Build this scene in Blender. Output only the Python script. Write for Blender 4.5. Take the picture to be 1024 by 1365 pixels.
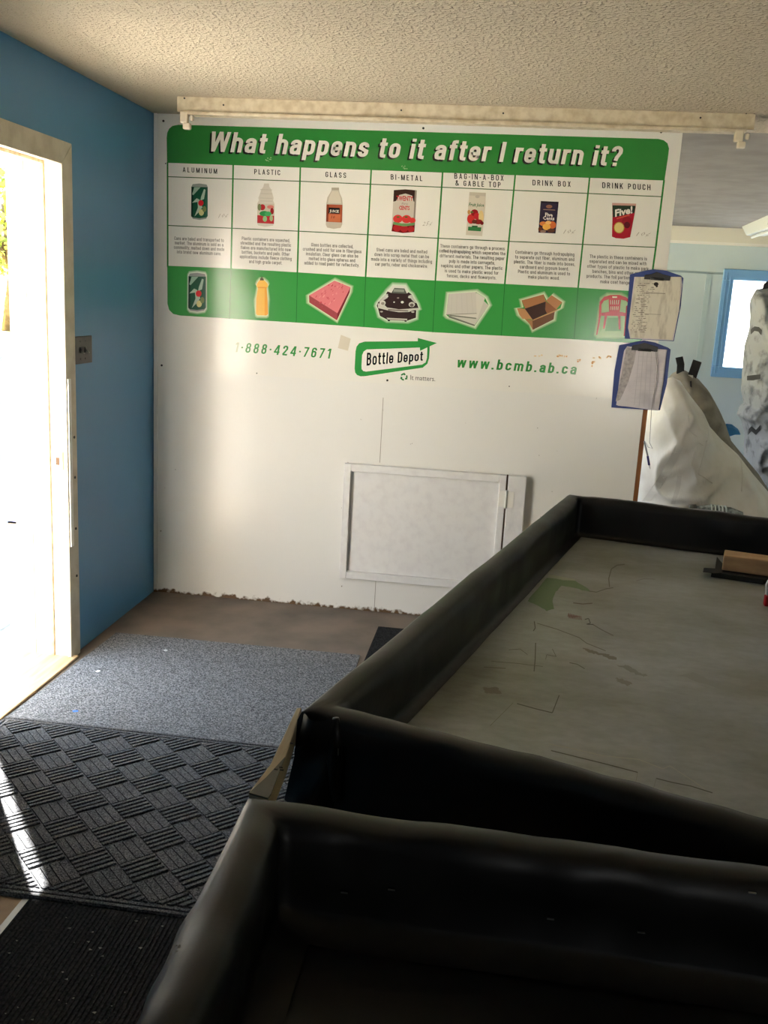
import bpy, bmesh, math, random
from mathutils import Vector, noise
random.seed(7)
S = bpy.context.scene
C = S.collection
for o in list(bpy.data.objects): bpy.data.objects.remove(o)

# ------------------------------------------------------------------ camera
F_PX = 1273.79
CAM = Vector((1.7633, -4.6781, 1.5808)); YAW, PITCH, ROLL = -0.1179, -0.2194, 0.0541
fw = Vector((math.sin(YAW)*math.cos(PITCH), math.cos(YAW)*math.cos(PITCH), math.sin(PITCH)))
rt0 = Vector((math.cos(YAW), -math.sin(YAW), 0)); up0 = rt0.cross(fw)
rt = math.cos(ROLL)*rt0 + math.sin(ROLL)*up0
up = -math.sin(ROLL)*rt0 + math.cos(ROLL)*up0
cam = bpy.data.objects.new('camera', bpy.data.cameras.new('camera')); C.objects.link(cam)
from mathutils import Matrix
m = Matrix((rt, up, -fw)).transposed().to_4x4(); m.translation = CAM
cam.matrix_world = m
cam.data.sensor_fit = 'HORIZONTAL'; cam.data.sensor_width = 36; cam.data.lens = 36*F_PX/1024
cam.data.clip_start = 0.02; cam.data.clip_end = 400
S.camera = cam

def px(u, v, axis, val):
    """direction of a photo pixel met with the plane axis = val"""
    d = fw + rt*((u-512)/F_PX) - up*((v-682.5)/F_PX)
    t = (val-CAM[axis])/d[axis]
    return CAM + d*t

# ------------------------------------------------------------------ sky, sun, exposure
S.view_settings.view_transform = 'Standard'; S.view_settings.look = 'None'
S.view_settings.gamma = 1; S.view_settings.use_curve_mapping = False
S.view_settings.exposure = 1.2
W = bpy.data.worlds.new('sky'); S.world = W; W.use_nodes = True
nt = W.node_tree; nt.nodes.clear()
wo = nt.nodes.new('ShaderNodeOutputWorld'); bg = nt.nodes.new('ShaderNodeBackground')
tc = nt.nodes.new('ShaderNodeTexCoord'); sx = nt.nodes.new('ShaderNodeSeparateXYZ'); cr = nt.nodes.new('ShaderNodeValToRGB')
cr.color_ramp.elements[0].position = 0.0; cr.color_ramp.elements[0].color = (1.0, 0.97, 0.92, 1)
cr.color_ramp.elements[1].position = 0.7; cr.color_ramp.elements[1].color = (0.62, 0.80, 1.0, 1)
nt.links.new(tc.outputs['Generated'], sx.inputs[0]); nt.links.new(sx.outputs['Z'], cr.inputs[0])
nt.links.new(cr.outputs[0], bg.inputs[0]); bg.inputs[1].default_value = 3.8
nt.links.new(bg.outputs[0], wo.inputs[0])
SUN_H = Vector((0.606, -0.796, 0)).normalized(); SUN_EL = math.radians(54.5)
sd = Vector((SUN_H.x*math.cos(SUN_EL), SUN_H.y*math.cos(SUN_EL), -math.sin(SUN_EL)))
sun = bpy.data.objects.new('sun', bpy.data.lights.new('sun', 'SUN')); C.objects.link(sun)
sun.rotation_euler = sd.to_track_quat('-Z', 'Y').to_euler(); sun.data.energy = 58; sun.data.angle = 0.012
sun.data.color = (1.0, 0.965, 0.905)
def portal(name, loc, rot, w, h):                       # guides sky sampling through a modelled opening, gives no light itself
    l = bpy.data.lights.new(name, 'AREA'); l.shape = 'RECTANGLE'; l.size = w; l.size_y = h; l.cycles.is_portal = True
    o = bpy.data.objects.new(name, l); C.objects.link(o); o.location = loc; o.rotation_euler = rot
H = math.pi/2
DOOR_Y0, DOOR_Y1, DOOR_Z = -1.0, -1.76, 2.03            # opening in the left wall
CEIL = 2.385; XR, YF, YB = 5.6, -7.4, 4.85
portal('door_portal', (-0.24, (DOOR_Y0+DOOR_Y1)/2, 1.0), (H, 0, -H), 0.8, 2.1)
portal('front_portal', (3.2, YF-0.16, 1.0), (H, 0, 0), 1.2, 1.3)
portal('side_portal', (-0.24, 2.6, 1.45), (H, 0, -H), 2.4, 1.3)
portal('back_portal', (4.2, YB+0.16, 1.52), (H, 0, math.pi), 1.0, 0.9)

# ------------------------------------------------------------------ helpers
def lin(r, g=None, b=None):
    if g is None: r, g, b = r
    f = lambda c: (c/255/12.92 if c/255 <= 0.04045 else ((c/255+0.055)/1.055)**2.4)
    return (f(r), f(g), f(b), 1)
MATS = {}
def mat(name, col, rough=0.6, col2=None, scale=8, detail=6, lo=0.4, hi=0.65, bump=0, bscale=60, metal=0, spec=0.5, stretch=None, coat=0, trans=0):
    if name in MATS: return MATS[name]
    M = bpy.data.materials.new(name); M.use_nodes = True; MATS[name] = M
    t = M.node_tree; b = t.nodes['Principled BSDF']
    b.inputs['Base Color'].default_value = lin(col); b.inputs['Roughness'].default_value = rough
    b.inputs['Metallic'].default_value = metal; b.inputs['Specular IOR Level'].default_value = spec
    b.inputs['Coat Weight'].default_value = coat
    tcn = t.nodes.new('ShaderNodeTexCoord'); mp = t.nodes.new('ShaderNodeMapping')
    t.links.new(tcn.outputs['Object'], mp.inputs[0])
    if stretch: mp.inputs['Scale'].default_value = stretch
    if col2:
        n = t.nodes.new('ShaderNodeTexNoise'); n.inputs['Scale'].default_value = scale; n.inputs['Detail'].default_value = detail
        r = t.nodes.new('ShaderNodeValToRGB')
        r.color_ramp.elements[0].position = lo; r.color_ramp.elements[0].color = lin(col)
        r.color_ramp.elements[1].position = hi; r.color_ramp.elements[1].color = lin(col2)
        t.links.new(mp.outputs[0], n.inputs['Vector']); t.links.new(n.outputs['Fac'], r.inputs[0]); t.links.new(r.outputs[0], b.inputs['Base Color'])
    if bump:
        n2 = t.nodes.new('ShaderNodeTexNoise'); n2.inputs['Scale'].default_value = bscale; n2.inputs['Detail'].default_value = 5
        bp = t.nodes.new('ShaderNodeBump'); bp.inputs['Strength'].default_value = bump; bp.inputs['Distance'].default_value = 0.01
        t.links.new(mp.outputs[0], n2.inputs['Vector']); t.links.new(n2.outputs['Fac'], bp.inputs['Height']); t.links.new(bp.outputs[0], b.inputs['Normal'])
    return M
def tag(o, label=None, cat=None, group=None, kind=None):
    if label: o['label'] = label
    if cat: o['category'] = cat
    if group: o['group'] = group
    if kind: o['kind'] = kind
    return o
def empty(name, loc, label=None, cat=None, group=None, rz=0):
    o = bpy.data.objects.new(name, None); C.objects.link(o); o.location = loc; o.rotation_euler = (0, 0, rz); o.empty_display_size = 0.1
    return tag(o, label, cat, group)
class MB:
    def __init__(s): s.v = []; s.f = []; s.mi = []; s.cur = 0
    def add(s, vs, fs):
        k = len(s.v); s.v += [tuple(v) for v in vs]; s.f += [tuple(i+k for i in f) for f in fs]; s.mi += [s.cur]*len(fs); return s
    def box(s, a, b, taper=0):
        x0, y0, z0 = [min(p, q) for p, q in zip(a, b)]; x1, y1, z1 = [max(p, q) for p, q in zip(a, b)]
        vs = [(x0+taper, y0+taper, z0), (x1-taper, y0+taper, z0), (x1-taper, y1-taper, z0), (x0+taper, y1-taper, z0), (x0, y0, z1), (x1, y0, z1), (x1, y1, z1), (x0, y1, z1)]
        return s.add(vs, [(3, 2, 1, 0), (4, 5, 6, 7), (0, 1, 5, 4), (1, 2, 6, 5), (2, 3, 7, 6), (3, 0, 4, 7)])
    def prism(s, pts, off):                              # pts: planar 3D polygon, extruded by vector off
        n = len(pts); off = Vector(off); a = [Vector(p) for p in pts]; b = [p+off for p in a]
        fs = [tuple(range(n)), tuple(range(2*n-1, n-1, -1))] + [(i, i+n, (i+1) % n+n, (i+1) % n) for i in range(n)]
        return s.add(a+b, fs)
    def tube(s, pts, r, n=8, cap=True):
        pts = [Vector(p) for p in pts]; rings = []
        rs = r if isinstance(r, (list, tuple)) else [r]*len(pts)
        for i, p in enumerate(pts):
            d = (pts[min(i+1, len(pts)-1)]-pts[max(i-1, 0)]).normalized()
            a = d.cross(Vector((0, 0, 1)) if abs(d.z) < 0.9 else Vector((1, 0, 0))).normalized(); b = d.cross(a)
            rings.append([p+(a*math.cos(2*math.pi*k/n)+b*math.sin(2*math.pi*k/n))*rs[i] for k in range(n)])
        vs = [v for q in rings for v in q]; fs = []
        for i in range(len(pts)-1):
            for k in range(n): fs.append((i*n+k, i*n+(k+1) % n, (i+1)*n+(k+1) % n, (i+1)*n+k))
        if cap: fs += [tuple(range(n-1, -1, -1)), tuple(range((len(pts)-1)*n, len(pts)*n))]
        return s.add(vs, fs)
    def build(s, name, mats, parent=None, smooth=False, bevel=0, label=None, recalc=True, kind=None):
        me = bpy.data.meshes.new(name); me.from_pydata(s.v, [], s.f); me.update()
        if recalc or bevel:
            bm = bmesh.new(); bm.from_mesh(me)
            for f_, i_ in zip(bm.faces, s.mi): f_.material_index = i_
            if bevel: bmesh.ops.bevel(bm, geom=[e for e in bm.edges if e.is_manifold and e.calc_face_angle(0) > 0.6], offset=bevel, segments=2, affect='EDGES', profile=0.5, clamp_overlap=True)
            if recalc: bmesh.ops.recalc_face_normals(bm, faces=bm.faces)
            bm.to_mesh(me); bm.free()
        else: me.polygons.foreach_set('material_index', s.mi)
        for M in (mats if isinstance(mats, (list, tuple)) else [mats]): me.materials.append(M)
        if smooth: me.shade_smooth()
        o = bpy.data.objects.new(name, me); C.objects.link(o)
        if parent:
            o.parent = parent
            bpy_loc = Matrix.Translation(parent.location) @ parent.rotation_euler.to_matrix().to_4x4()
            if parent.parent: bpy_loc = Matrix.Identity(4)         # a part's own frame is already world space
            o.matrix_parent_inverse = bpy_loc.inverted()   # vertices are given in world space
        if label: o['label'] = label
        if kind: o['kind'] = kind
        return o
def struct(o): o['kind'] = 'structure'; return o
def grain(name, a, b, axis=0, rough=0.6):
    st = [3, 3, 3]; st[axis] = 0.25
    return mat(name, a, rough, b, scale=14, detail=8, lo=0.35, hi=0.7, stretch=st, bump=0.15, bscale=40)

# ------------------------------------------------------------------ materials of the room
WHITE = mat('white_wall_paint', (232, 229, 222), 0.32, (222, 218, 210), scale=5, bump=0.05, bscale=14, spec=0.5)
def scuffed_white():
    M = mat('scuffed_white_paint', (236, 235, 231), 0.24, None, bump=0.06, bscale=18)
    t = M.node_tree; b = t.nodes['Principled BSDF']
    tcn = t.nodes.new('ShaderNodeTexCoord')
    n = t.nodes.new('ShaderNodeTexNoise'); n.inputs['Scale'].default_value = 38; n.inputs['Detail'].default_value = 4
    n3 = t.nodes.new('ShaderNodeTexNoise'); n3.inputs['Scale'].default_value = 5; n3.inputs['Detail'].default_value = 2
    r = t.nodes.new('ShaderNodeValToRGB'); r.color_ramp.elements[0].position = 0.73; r.color_ramp.elements[0].color = (0, 0, 0, 1); r.color_ramp.elements[1].position = 0.76; r.color_ramp.elements[1].color = (1, 1, 1, 1)
    mx = t.nodes.new('ShaderNodeMixRGB'); mx.inputs[1].default_value = lin(236, 235, 231); mx.inputs[2].default_value = lin(120, 108, 95)
    t.links.new(tcn.outputs['Object'], n.inputs['Vector']); t.links.new(n.outputs['Fac'], r.inputs[0]); t.links.new(r.outputs[0], mx.inputs[0])
    # grime worn in along the foot of the wall
    sp = t.nodes.new('ShaderNodeSeparateXYZ'); t.links.new(tcn.outputs['Object'], sp.inputs[0])
    n2 = t.nodes.new('ShaderNodeTexNoise'); n2.inputs['Scale'].default_value = 30; n2.inputs['Detail'].default_value = 6
    ma = t.nodes.new('ShaderNodeMath'); ma.operation = 'MULTIPLY_ADD'; ma.inputs[1].default_value = -0.09; ma.inputs[2].default_value = 0.048
    t.links.new(tcn.outputs['Object'], n2.inputs['Vector']); t.links.new(n2.outputs['Fac'], ma.inputs[0])
    ad = t.nodes.new('ShaderNodeMath'); ad.operation = 'ADD'; t.links.new(sp.outputs['Z'], ad.inputs[0]); t.links.new(ma.outputs[0], ad.inputs[1])
    r2 = t.nodes.new('ShaderNodeValToRGB'); r2.color_ramp.elements[0].position = 0.008; r2.color_ramp.elements[0].color = (1, 1, 1, 1); r2.color_ramp.elements[1].position = 0.022; r2.color_ramp.elements[1].color = (0, 0, 0, 1)
    t.links.new(ad.outputs[0], r2.inputs[0])
    mx2 = t.nodes.new('ShaderNodeMixRGB'); mx2.inputs[2].default_value = lin(105, 82, 60)
    t.links.new(r2.outputs[0], mx2.inputs[0]); t.links.new(mx.outputs[0], mx2.inputs[1]); t.links.new(mx2.outputs[0], b.inputs['Base Color'])
    return M
PANEL = scuffed_white()
BLUE = mat('blue_wall_paint', (78, 138, 182), 0.38, (70, 130, 175), scale=1.2, bump=0.03, bscale=10)
PALEBLUE = mat('pale_blue_wall_paint', (200, 215, 220), 0.4, (192, 208, 215), scale=2)
FLOOR = mat('worn_brown_floor', (122, 108, 95), 0.55, (84, 74, 66), scale=3.5, detail=9, lo=0.38, hi=0.72, bump=0.1, bscale=30)
def stipple():
    M = mat('stippled_ceiling', (206, 192, 168), 0.9)
    t = M.node_tree; b = t.nodes['Principled BSDF']; tcn = t.nodes.new('ShaderNodeTexCoord')
    v = t.nodes.new('ShaderNodeTexNoise'); v.inputs['Scale'].default_value = 75; v.inputs['Detail'].default_value = 3
    r = t.nodes.new('ShaderNodeValToRGB'); r.color_ramp.elements[0].position = 0.48; r.color_ramp.elements[1].position = 0.68
    bp = t.nodes.new('ShaderNodeBump'); bp.inputs['Strength'].default_value = 0.9; bp.inputs['Distance'].default_value = 0.006
    t.links.new(tcn.outputs['Object'], v.inputs['Vector']); t.links.new(v.outputs['Fac'], r.inputs[0]); t.links.new(r.outputs[0], bp.inputs['Height']); t.links.new(bp.outputs[0], b.inputs['Normal'])
    return M
CEILM = stipple()
GREYCEIL = mat('grey_back_ceiling', (150, 144, 136), 0.85, (138, 132, 124), scale=6)
TRIMW = mat('cream_trim_paint', (206, 198, 180), 0.45, (190, 180, 160), scale=14, bump=0.08)
BRIGHTW = mat('white_gloss_paint', (238, 236, 230), 0.35)
RAWWOOD = grain('raw_pine', (196, 164, 120), (164, 128, 84), 2)

# ------------------------------------------------------------------ room shell
WT = 0.22
struct(MB().box((-WT, YF-0.15, -0.12), (XR+0.15, YB+0.15, 0)).build('floor', FLOOR))
struct(MB().box((-WT, YF-0.15, CEIL), (XR+0.15, 0.0, CEIL+0.1)).build('ceiling', CEILM))
struct(MB().box((-WT, 0.0, CEIL), (XR+0.15, YB+0.15, CEIL+0.1)).build('ceiling_back_room', GREYCEIL))
w = MB()
w.box((-WT+.02, YF, 0), (0, DOOR_Y1-0.02, CEIL)); w.box((-WT+.02, DOOR_Y0+0.02, 0), (0, 1.4, CEIL)).box((-WT+.02, 3.8, 0), (0, YB, CEIL)).box((-WT+.02, 1.4, 0), (0, 3.8, 0.8)).box((-WT+.02, 1.4, 2.1), (0, 3.8, CEIL));   # unseen window opening between, added to light the back room
w.box((-WT+.02, DOOR_Y1-0.02, DOOR_Z+0.02), (0, DOOR_Y0+0.02, CEIL))
struct(w.build('wall_left', BLUE))
struct(MB().box((0, 0, 0), (2.425, 0.09, CEIL)).build('wall_partition', PANEL))
struct(MB().box((XR, YF, 0), (XR+0.15, YB, CEIL)).build('wall_right', PALEBLUE))
w = MB(); wx0, wx1, wz0, wz1 = 2.6, 3.8, 0.35, 1.6
w.box((0, YF-0.15, 0), (wx0, YF, CEIL)).box((wx1, YF-0.15, 0), (XR, YF, CEIL)).box((wx0, YF-0.15, 0), (wx1, YF, wz0)).box((wx0, YF-0.15, wz1), (wx1, YF, CEIL))
struct(w.build('wall_front', BLUE))
w = MB(); bx0, bx1, bz0, bz1 = 3.80, 4.60, 1.12, 1.92
w.box((0, YB, 0), (bx0, YB+0.15, CEIL)).box((bx1, YB, 0), (XR, YB+0.15, CEIL)).box((bx0, YB, 0), (bx1, YB+0.15, bz0)).box((bx0, YB, bz1), (bx1, YB+0.15, CEIL))
struct(w.build('wall_back', PALEBLUE))
# unseen front window behind the photographer, added and sized for daylight
fr = MB(); t_ = 0.05
fr.box((wx0, YF-0.10, wz0), (wx1, YF-0.04, wz0+t_)).box((wx0, YF-0.10, wz1-t_), (wx1, YF-0.04, wz1))
for x in (wx0, (wx0+wx1)/2-0.025, wx1-t_): fr.box((x, YF-0.10, wz0+t_), (x+t_, YF-0.04, wz1-t_))
struct(fr.build('window_1', BRIGHTW))
def pane_mat():
    M = bpy.data.materials.new('window_glass'); M.use_nodes = True; t = M.node_tree; t.nodes.clear()
    o = t.nodes.new('ShaderNodeOutputMaterial'); a = t.nodes.new('ShaderNodeBsdfTransparent'); g = t.nodes.new('ShaderNodeBsdfGlossy'); x = t.nodes.new('ShaderNodeMixShader')
    g.inputs['Roughness'].default_value = 0.05; x.inputs[0].default_value = 0.06
    t.links.new(a.outputs[0], x.inputs[1]); t.links.new(g.outputs[0], x.inputs[2]); t.links.new(x.outputs[0], o.inputs[0]); return M
GLASS = pane_mat()
# blue framed window of the back room
BLUEFR = mat('blue_window_frame', (128, 178, 226), 0.4)
q = MB(); y0, y1 = YB-0.03, YB+0.02; e = 0.10
q.box((bx0-e, y0, bz0-e), (bx1+e, y1, bz0)).box((bx0-e, y0, bz1), (bx1+e, y1, bz1+e)).box((bx0-e, y0, bz0), (bx0, y1, bz1)).box((bx1, y0, bz0), (bx1+e, y1, bz1))
win = struct(q.build('window_2', BLUEFR, bevel=0.006))
q = MB()
for k in (0.03, 0.065):
    q.box((bx0-k-.008, y0-.008, bz0-k), (bx0-k, y0, bz1+k)).box((bx1+k, y0-.008, bz0-k), (bx1+k+.008, y0, bz1+k)).box((bx0-k, y0-.008, bz1+k), (bx1+k, y0, bz1+k+.008)).box((bx0-k, y0-.008, bz0-k-.008), (bx1+k, y0, bz0-k))
q.build('moulding', BLUEFR, win)
MB().box((bx0, YB+0.07, bz0), (bx1, YB+0.075, bz1)).build('pane', GLASS, win)
# pale band, seam and crown of the back wall
struct(MB().box((0, YB-0.012, CEIL-0.13), (XR, YB, CEIL)).build('trim_1', mat('cream_band', (226, 222, 210), 0.6)))
struct(MB().box((0, YB-0.018, CEIL-0.155), (XR, YB, CEIL-0.13)).build('trim_2', BRIGHTW))
zs = px(930, 363, 1, YB).z
struct(MB().box((0, YB-0.006, zs-0.01), (XR, YB, zs+0.01)).build('trim_3', mat('seam_strip', (150, 170, 178), 0.5)))
for k, xx in enumerate((3.55,)):
    struct(MB().box((xx, YB-0.006, 0), (xx+0.05, YB, zs)).build('trim_%d' % (4+k), mat('wall_batten', (186, 206, 212), 0.4)))
# brown board closing the right end of the partition
struct(MB().box((2.427, 0.0, 0), (2.447, 0.085, 1.85)).build('trim_5', grain('brown_board', (150, 96, 52), (116, 70, 36), 2)))
struct(MB().box((0.003, -0.008, 0), (0.022, 0, CEIL)).build('trim_6', PANEL))

# ------------------------------------------------------------------ door opening: jambs, stops, casing, outside boards
D0, D1, DZ = DOOR_Y0, DOOR_Y1, DOOR_Z
door = struct(MB().box((-0.062, D0, 0), (0.0, D0+0.02, DZ)).box((-0.062, D1-0.02, 0), (0.0, D1, DZ)).box((-0.062, D1-0.02, DZ), (0.0, D0+0.02, DZ+0.02)).build('door_1', BRIGHTW))
cz = DZ+0.075
for nm, pts in (('casing', [(0, D0-0.012, 0), (0, D0+0.078, 0), (0, D0+0.078, cz), (0, D0-0.012, DZ+0.012-.024)]),
                ('casing', [(0, D1+0.012, 0), (0, D1-0.078, 0), (0, D1-0.078, cz), (0, D1+0.012, DZ-.012)]),
                ('casing', [(0, D0-0.012, DZ-0.012), (0, D0+0.078, cz), (0, D1-0.078, cz), (0, D1+0.012, DZ-0.012)])):
    MB().prism(pts, (0.016, 0, 0)).build(nm, TRIMW, door, bevel=0.003)
STOPM = mat('worn_weatherstrip', (206, 186, 150), 0.6, (178, 150, 108), scale=30)
for ya, yb in ((D0-0.012, D0), (D1, D1+0.012)):
    MB().box((-0.075, ya, 0), (-0.062, yb+.004, DZ-0.012)).build('door_stop', STOPM, door)
MB().box((-0.075, D1, DZ-0.012), (-0.062, D0, DZ)).build('door_stop', STOPM, door)
SIDING = grain('white_outside_boards', (226, 218, 208), (206, 196, 186), 2)
for xa, xb in ((-0.145, -0.078), (-0.22, -0.148)):
    MB().box((xa, D0-0.004, -0.02), (xb, D0+0.02, DZ)).build('board', SIDING, door, bevel=0.003)
    MB().box((xa, D1-0.02, -0.02), (xb, D1+0.004, DZ)).build('board', SIDING, door, bevel=0.003)
    MB().box((xa, D1-0.02, DZ), (xb, D0+0.02, DZ+0.02)).build('board', SIDING, door, bevel=0.003)
BRASS = mat('brass', (196, 146, 62), 0.3, metal=1)
zk = px(80, 615, 1, D0).z
sp_ = MB().box((-0.052, D0-0.002, zk-0.05), (-0.012, D0, zk+0.05)).build('strike_plate', BRIGHTW, door)
MB().box((-0.040, D0-0.0035, zk-0.016), (-0.024, D0-0.002, zk+0.016)).build('latch_hole', mat('dark_hole', (80, 52, 20), 0.7), sp_)
MB().box((-0.012, D0-0.004, zk-0.035), (-0.004, D0, zk+0.04)).build('strike_lip', BRASS, sp_)
za = px(92, 505, 0, 0.018).z; zb = px(97, 728, 0, 0.018).z
MB().box((0.016, D0-0.004, zb), (0.022, D0+0.022, za)).build('repair_strip', BRIGHTW, door, bevel=0.002)
for v in (583, 637, 706, 770):
    pz = px(98, v, 0, 0.016)
    MB().tube([(0.016, D0+0.05, pz.z), (0.019, D0+0.05, pz.z)], 0.006, 8).build('screw', mat('black_screw', (28, 26, 24), 0.5), door)
MB().box((-0.24, D1-0.02, 0.0), (0.035, D0+0.02, 0.012)).build('threshold', grain('bare_threshold', (202, 176, 138), (170, 140, 100), 1), door, bevel=0.004)
# light switch
a = px(96.5, 449, 0, 0.004); b = px(122.5, 483, 0, 0.004)
sw = empty('light_switch', (0, (a.y+b.y)/2, b.z), 'dark bronze double light switch plate beside the door on the blue wall', 'light switch')
BRZ = mat('dark_bronze', (56, 53, 50), 0.4, (42, 39, 37), scale=20)
MB().box((0, a.y, b.z), (0.006, b.y, a.z)).build('plate', BRZ, sw, bevel=0.002)
ym, zm = (a.y+b.y)/2, (a.z+b.z)/2
for dy in (-0.023, 0.023):
    MB().prism([(0.006, ym+dy-0.005, zm-0.012), (0.006, ym+dy+0.005, zm-0.012), (0.006, ym+dy+0.005, zm+0.012), (0.006, ym+dy-0.005, zm+0.012)], (0.003, 0, 0)).build('toggle_slot', mat('black_plastic', (22, 22, 24), 0.4), sw)
    MB().tube([(0.008, ym+dy, zm), (0.024, ym+dy, zm-0.012)], [0.005, 0.0035], 8).build('toggle', mat('grey_metal', (170, 168, 162), 0.3, metal=0.8), sw, smooth=True)
    for s_ in (-1, 1):
        MB().tube([(0.006, ym+dy, zm+s_*0.036), (0.0075, ym+dy, zm+s_*0.036)], 0.004, 8).build('screw', MATS['black_screw'], sw)

# ------------------------------------------------------------------ seams and hatch of the white partition
SEAM = mat('dark_seam', (150, 140, 128), 0.8)
def wall_seam(u, v0, v1):
    p, r = px(u[0], v0, 1, 0), px(u[1], v1, 1, 0)
    struct(MB().box((p.x-0.0012, -0.0012, r.z), (p.x+0.0012, 0, p.z)).build('trim_seam', SEAM))
wall_seam((511, 511), 530, 617); wall_seam((501, 500), 775, 816)
hatch = empty('wall_hatch', (1.4, -0.02, 0.17), 'white painted framed hatch door low on the white partition wall', 'hatch')
HW = mat('hatch_paint', (232, 231, 231), 0.42, (223, 221, 222), scale=22, detail=8, lo=0.45, hi=0.75, bump=0.15, bscale=30)
hx0, hx1, hz0, hz1 = 1.0, 1.808, 0.172, 0.768
MB().box((hx0, -0.004, hz0), (hx1, 0, hz1)).build('panel', HW, hatch)
fw_ = 0.034
MB().box((hx0, -0.026, hz0), (hx0+fw_, -0.004, hz1)).build('stile', HW, hatch, bevel=0.003)
MB().box((hx1-fw_, -0.026, hz0), (hx1, -0.004, hz1)).build('stile', HW, hatch, bevel=0.003)
MB().box((hx0+fw_, -0.026, hz1-0.038), (hx1-fw_, -0.004, hz1)).build('rail', HW, hatch, bevel=0.003)
MB().box((hx0+fw_, -0.026, hz0), (hx1-fw_, -0.004, hz0+0.038)).build('rail', HW, hatch, bevel=0.003)
MB().box((hx1, -0.006, hz0), (hx1+0.008, 0, hz1)).build('gap', mat('brown_gap', (104, 74, 54), 0.8), hatch)
MB().box((hx1+0.008, -0.030, hz0-.02), (hx1+0.098, 0, hz1)).build('hinge_post', HW, hatch, bevel=0.004)
for zc_ in (0.65, 0.29):
    hg = MB().box((hx1-0.03, -0.0285, zc_-0.04), (hx1+0.003, -0.026, zc_+0.04)).box((hx1+0.006, -0.0325, zc_-0.04), (hx1+0.042, -0.030, zc_+0.04)).build('hinge', BRIGHTW, hatch)
    MB().tube([(hx1+0.005, -0.034, zc_-0.045), (hx1+0.005, -0.034, zc_+0.045)], 0.005, 8).build('hinge_pin', BRIGHTW, hg, smooth=True)

# ------------------------------------------------------------------ ceiling track in front of the sign
ty = -0.42; tx0 = px(236, 130, 1, ty).x; tx1 = px(1008, 150, 1, ty).x
rail = empty('ceiling_track', ((tx0+tx1)/2, ty, CEIL-0.12), 'cream painted curtain track board hanging along the ceiling above the sign', 'track')
TRK = mat('old_cream_paint', (220, 208, 182), 0.5, (198, 182, 152), scale=26, bump=0.1)
MB().box((tx0, ty, CEIL-0.062), (tx1, ty+0.02, CEIL)).build('board', TRK, rail, bevel=0.002)
MB().box((tx0+0.04, ty-0.012, CEIL-0.074), (tx1-0.03, ty+0.045, CEIL-0.060)).build('track', TRK, rail, bevel=0.003)
CLIP = mat('clear_yellowed_plastic', (226, 214, 190), 0.25)
for xx in (tx0+0.03, tx1-0.06):
    b_ = MB()
    b_.box((xx-0.014, ty-0.014, CEIL-0.11), (xx+0.022, ty+0.012, CEIL-0.062)).box((xx+0.0, ty-0.016, CEIL-0.135), (xx+0.034, ty+0.010, CEIL-0.108)).box((xx+0.03, ty-0.012, CEIL-0.10), (xx+0.046, ty+0.006, CEIL-0.075))
    b_.build('bracket', CLIP, rail, bevel=0.006)
for u, v in ((246, 131), (298, 140), (535, 147), (671, 151), (934, 157), (995, 151), (1006, 151)):
    p = px(u, v, 1, ty)
    MB().tube([(p.x, ty-0.002, p.z), (p.x, ty, p.z)], 0.004, 6).build('nail', MATS['black_screw'], rail)
# scraped strip of ceiling paint between track and sign
PEEL = mat('bare_greenish_patch', (176, 180, 160), 0.8)
q = MB()
random.seed(3); x = 0.45
while x < 2.3:
    wd = random.uniform(0.02, 0.12); q.box((x, -0.20, CEIL-0.0008), (x+wd, -0.03, CEIL)); x += wd+random.uniform(0.008, 0.05)
tag(q.build('trim_ceiling_patches', PEEL), kind='structure')
# fluorescent fixture of the back room, cut by the frame
p = px(1000, 300, 2, CEIL-0.05)
fx = empty('ceiling_fixture', (3.95, 3.8, CEIL-0.07), 'white metal strip light fixture on the back room ceiling', 'light fixture')
FXM = mat('fixture_white', (214, 216, 210), 0.4)
MB().prism([(3.72, 3.55, CEIL), (3.98, 3.55, CEIL), (3.93, 3.55, CEIL-0.075), (3.77, 3.55, CEIL-0.075)], (0.05, 1.1, 0)).build('housing', FXM, fx)
MB().tube([(3.82, 3.6, CEIL-0.09), (3.86, 4.6, CEIL-0.09)], 0.014, 8).build('tube', mat('tube_glass', (236, 238, 236), 0.3), fx, smooth=True)
MB().box((3.73, 3.545, CEIL-0.07), (3.97, 3.552, CEIL-0.004)).build('end_plate', mat('dark_end', (92, 92, 86), 0.5), fx)

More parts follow.
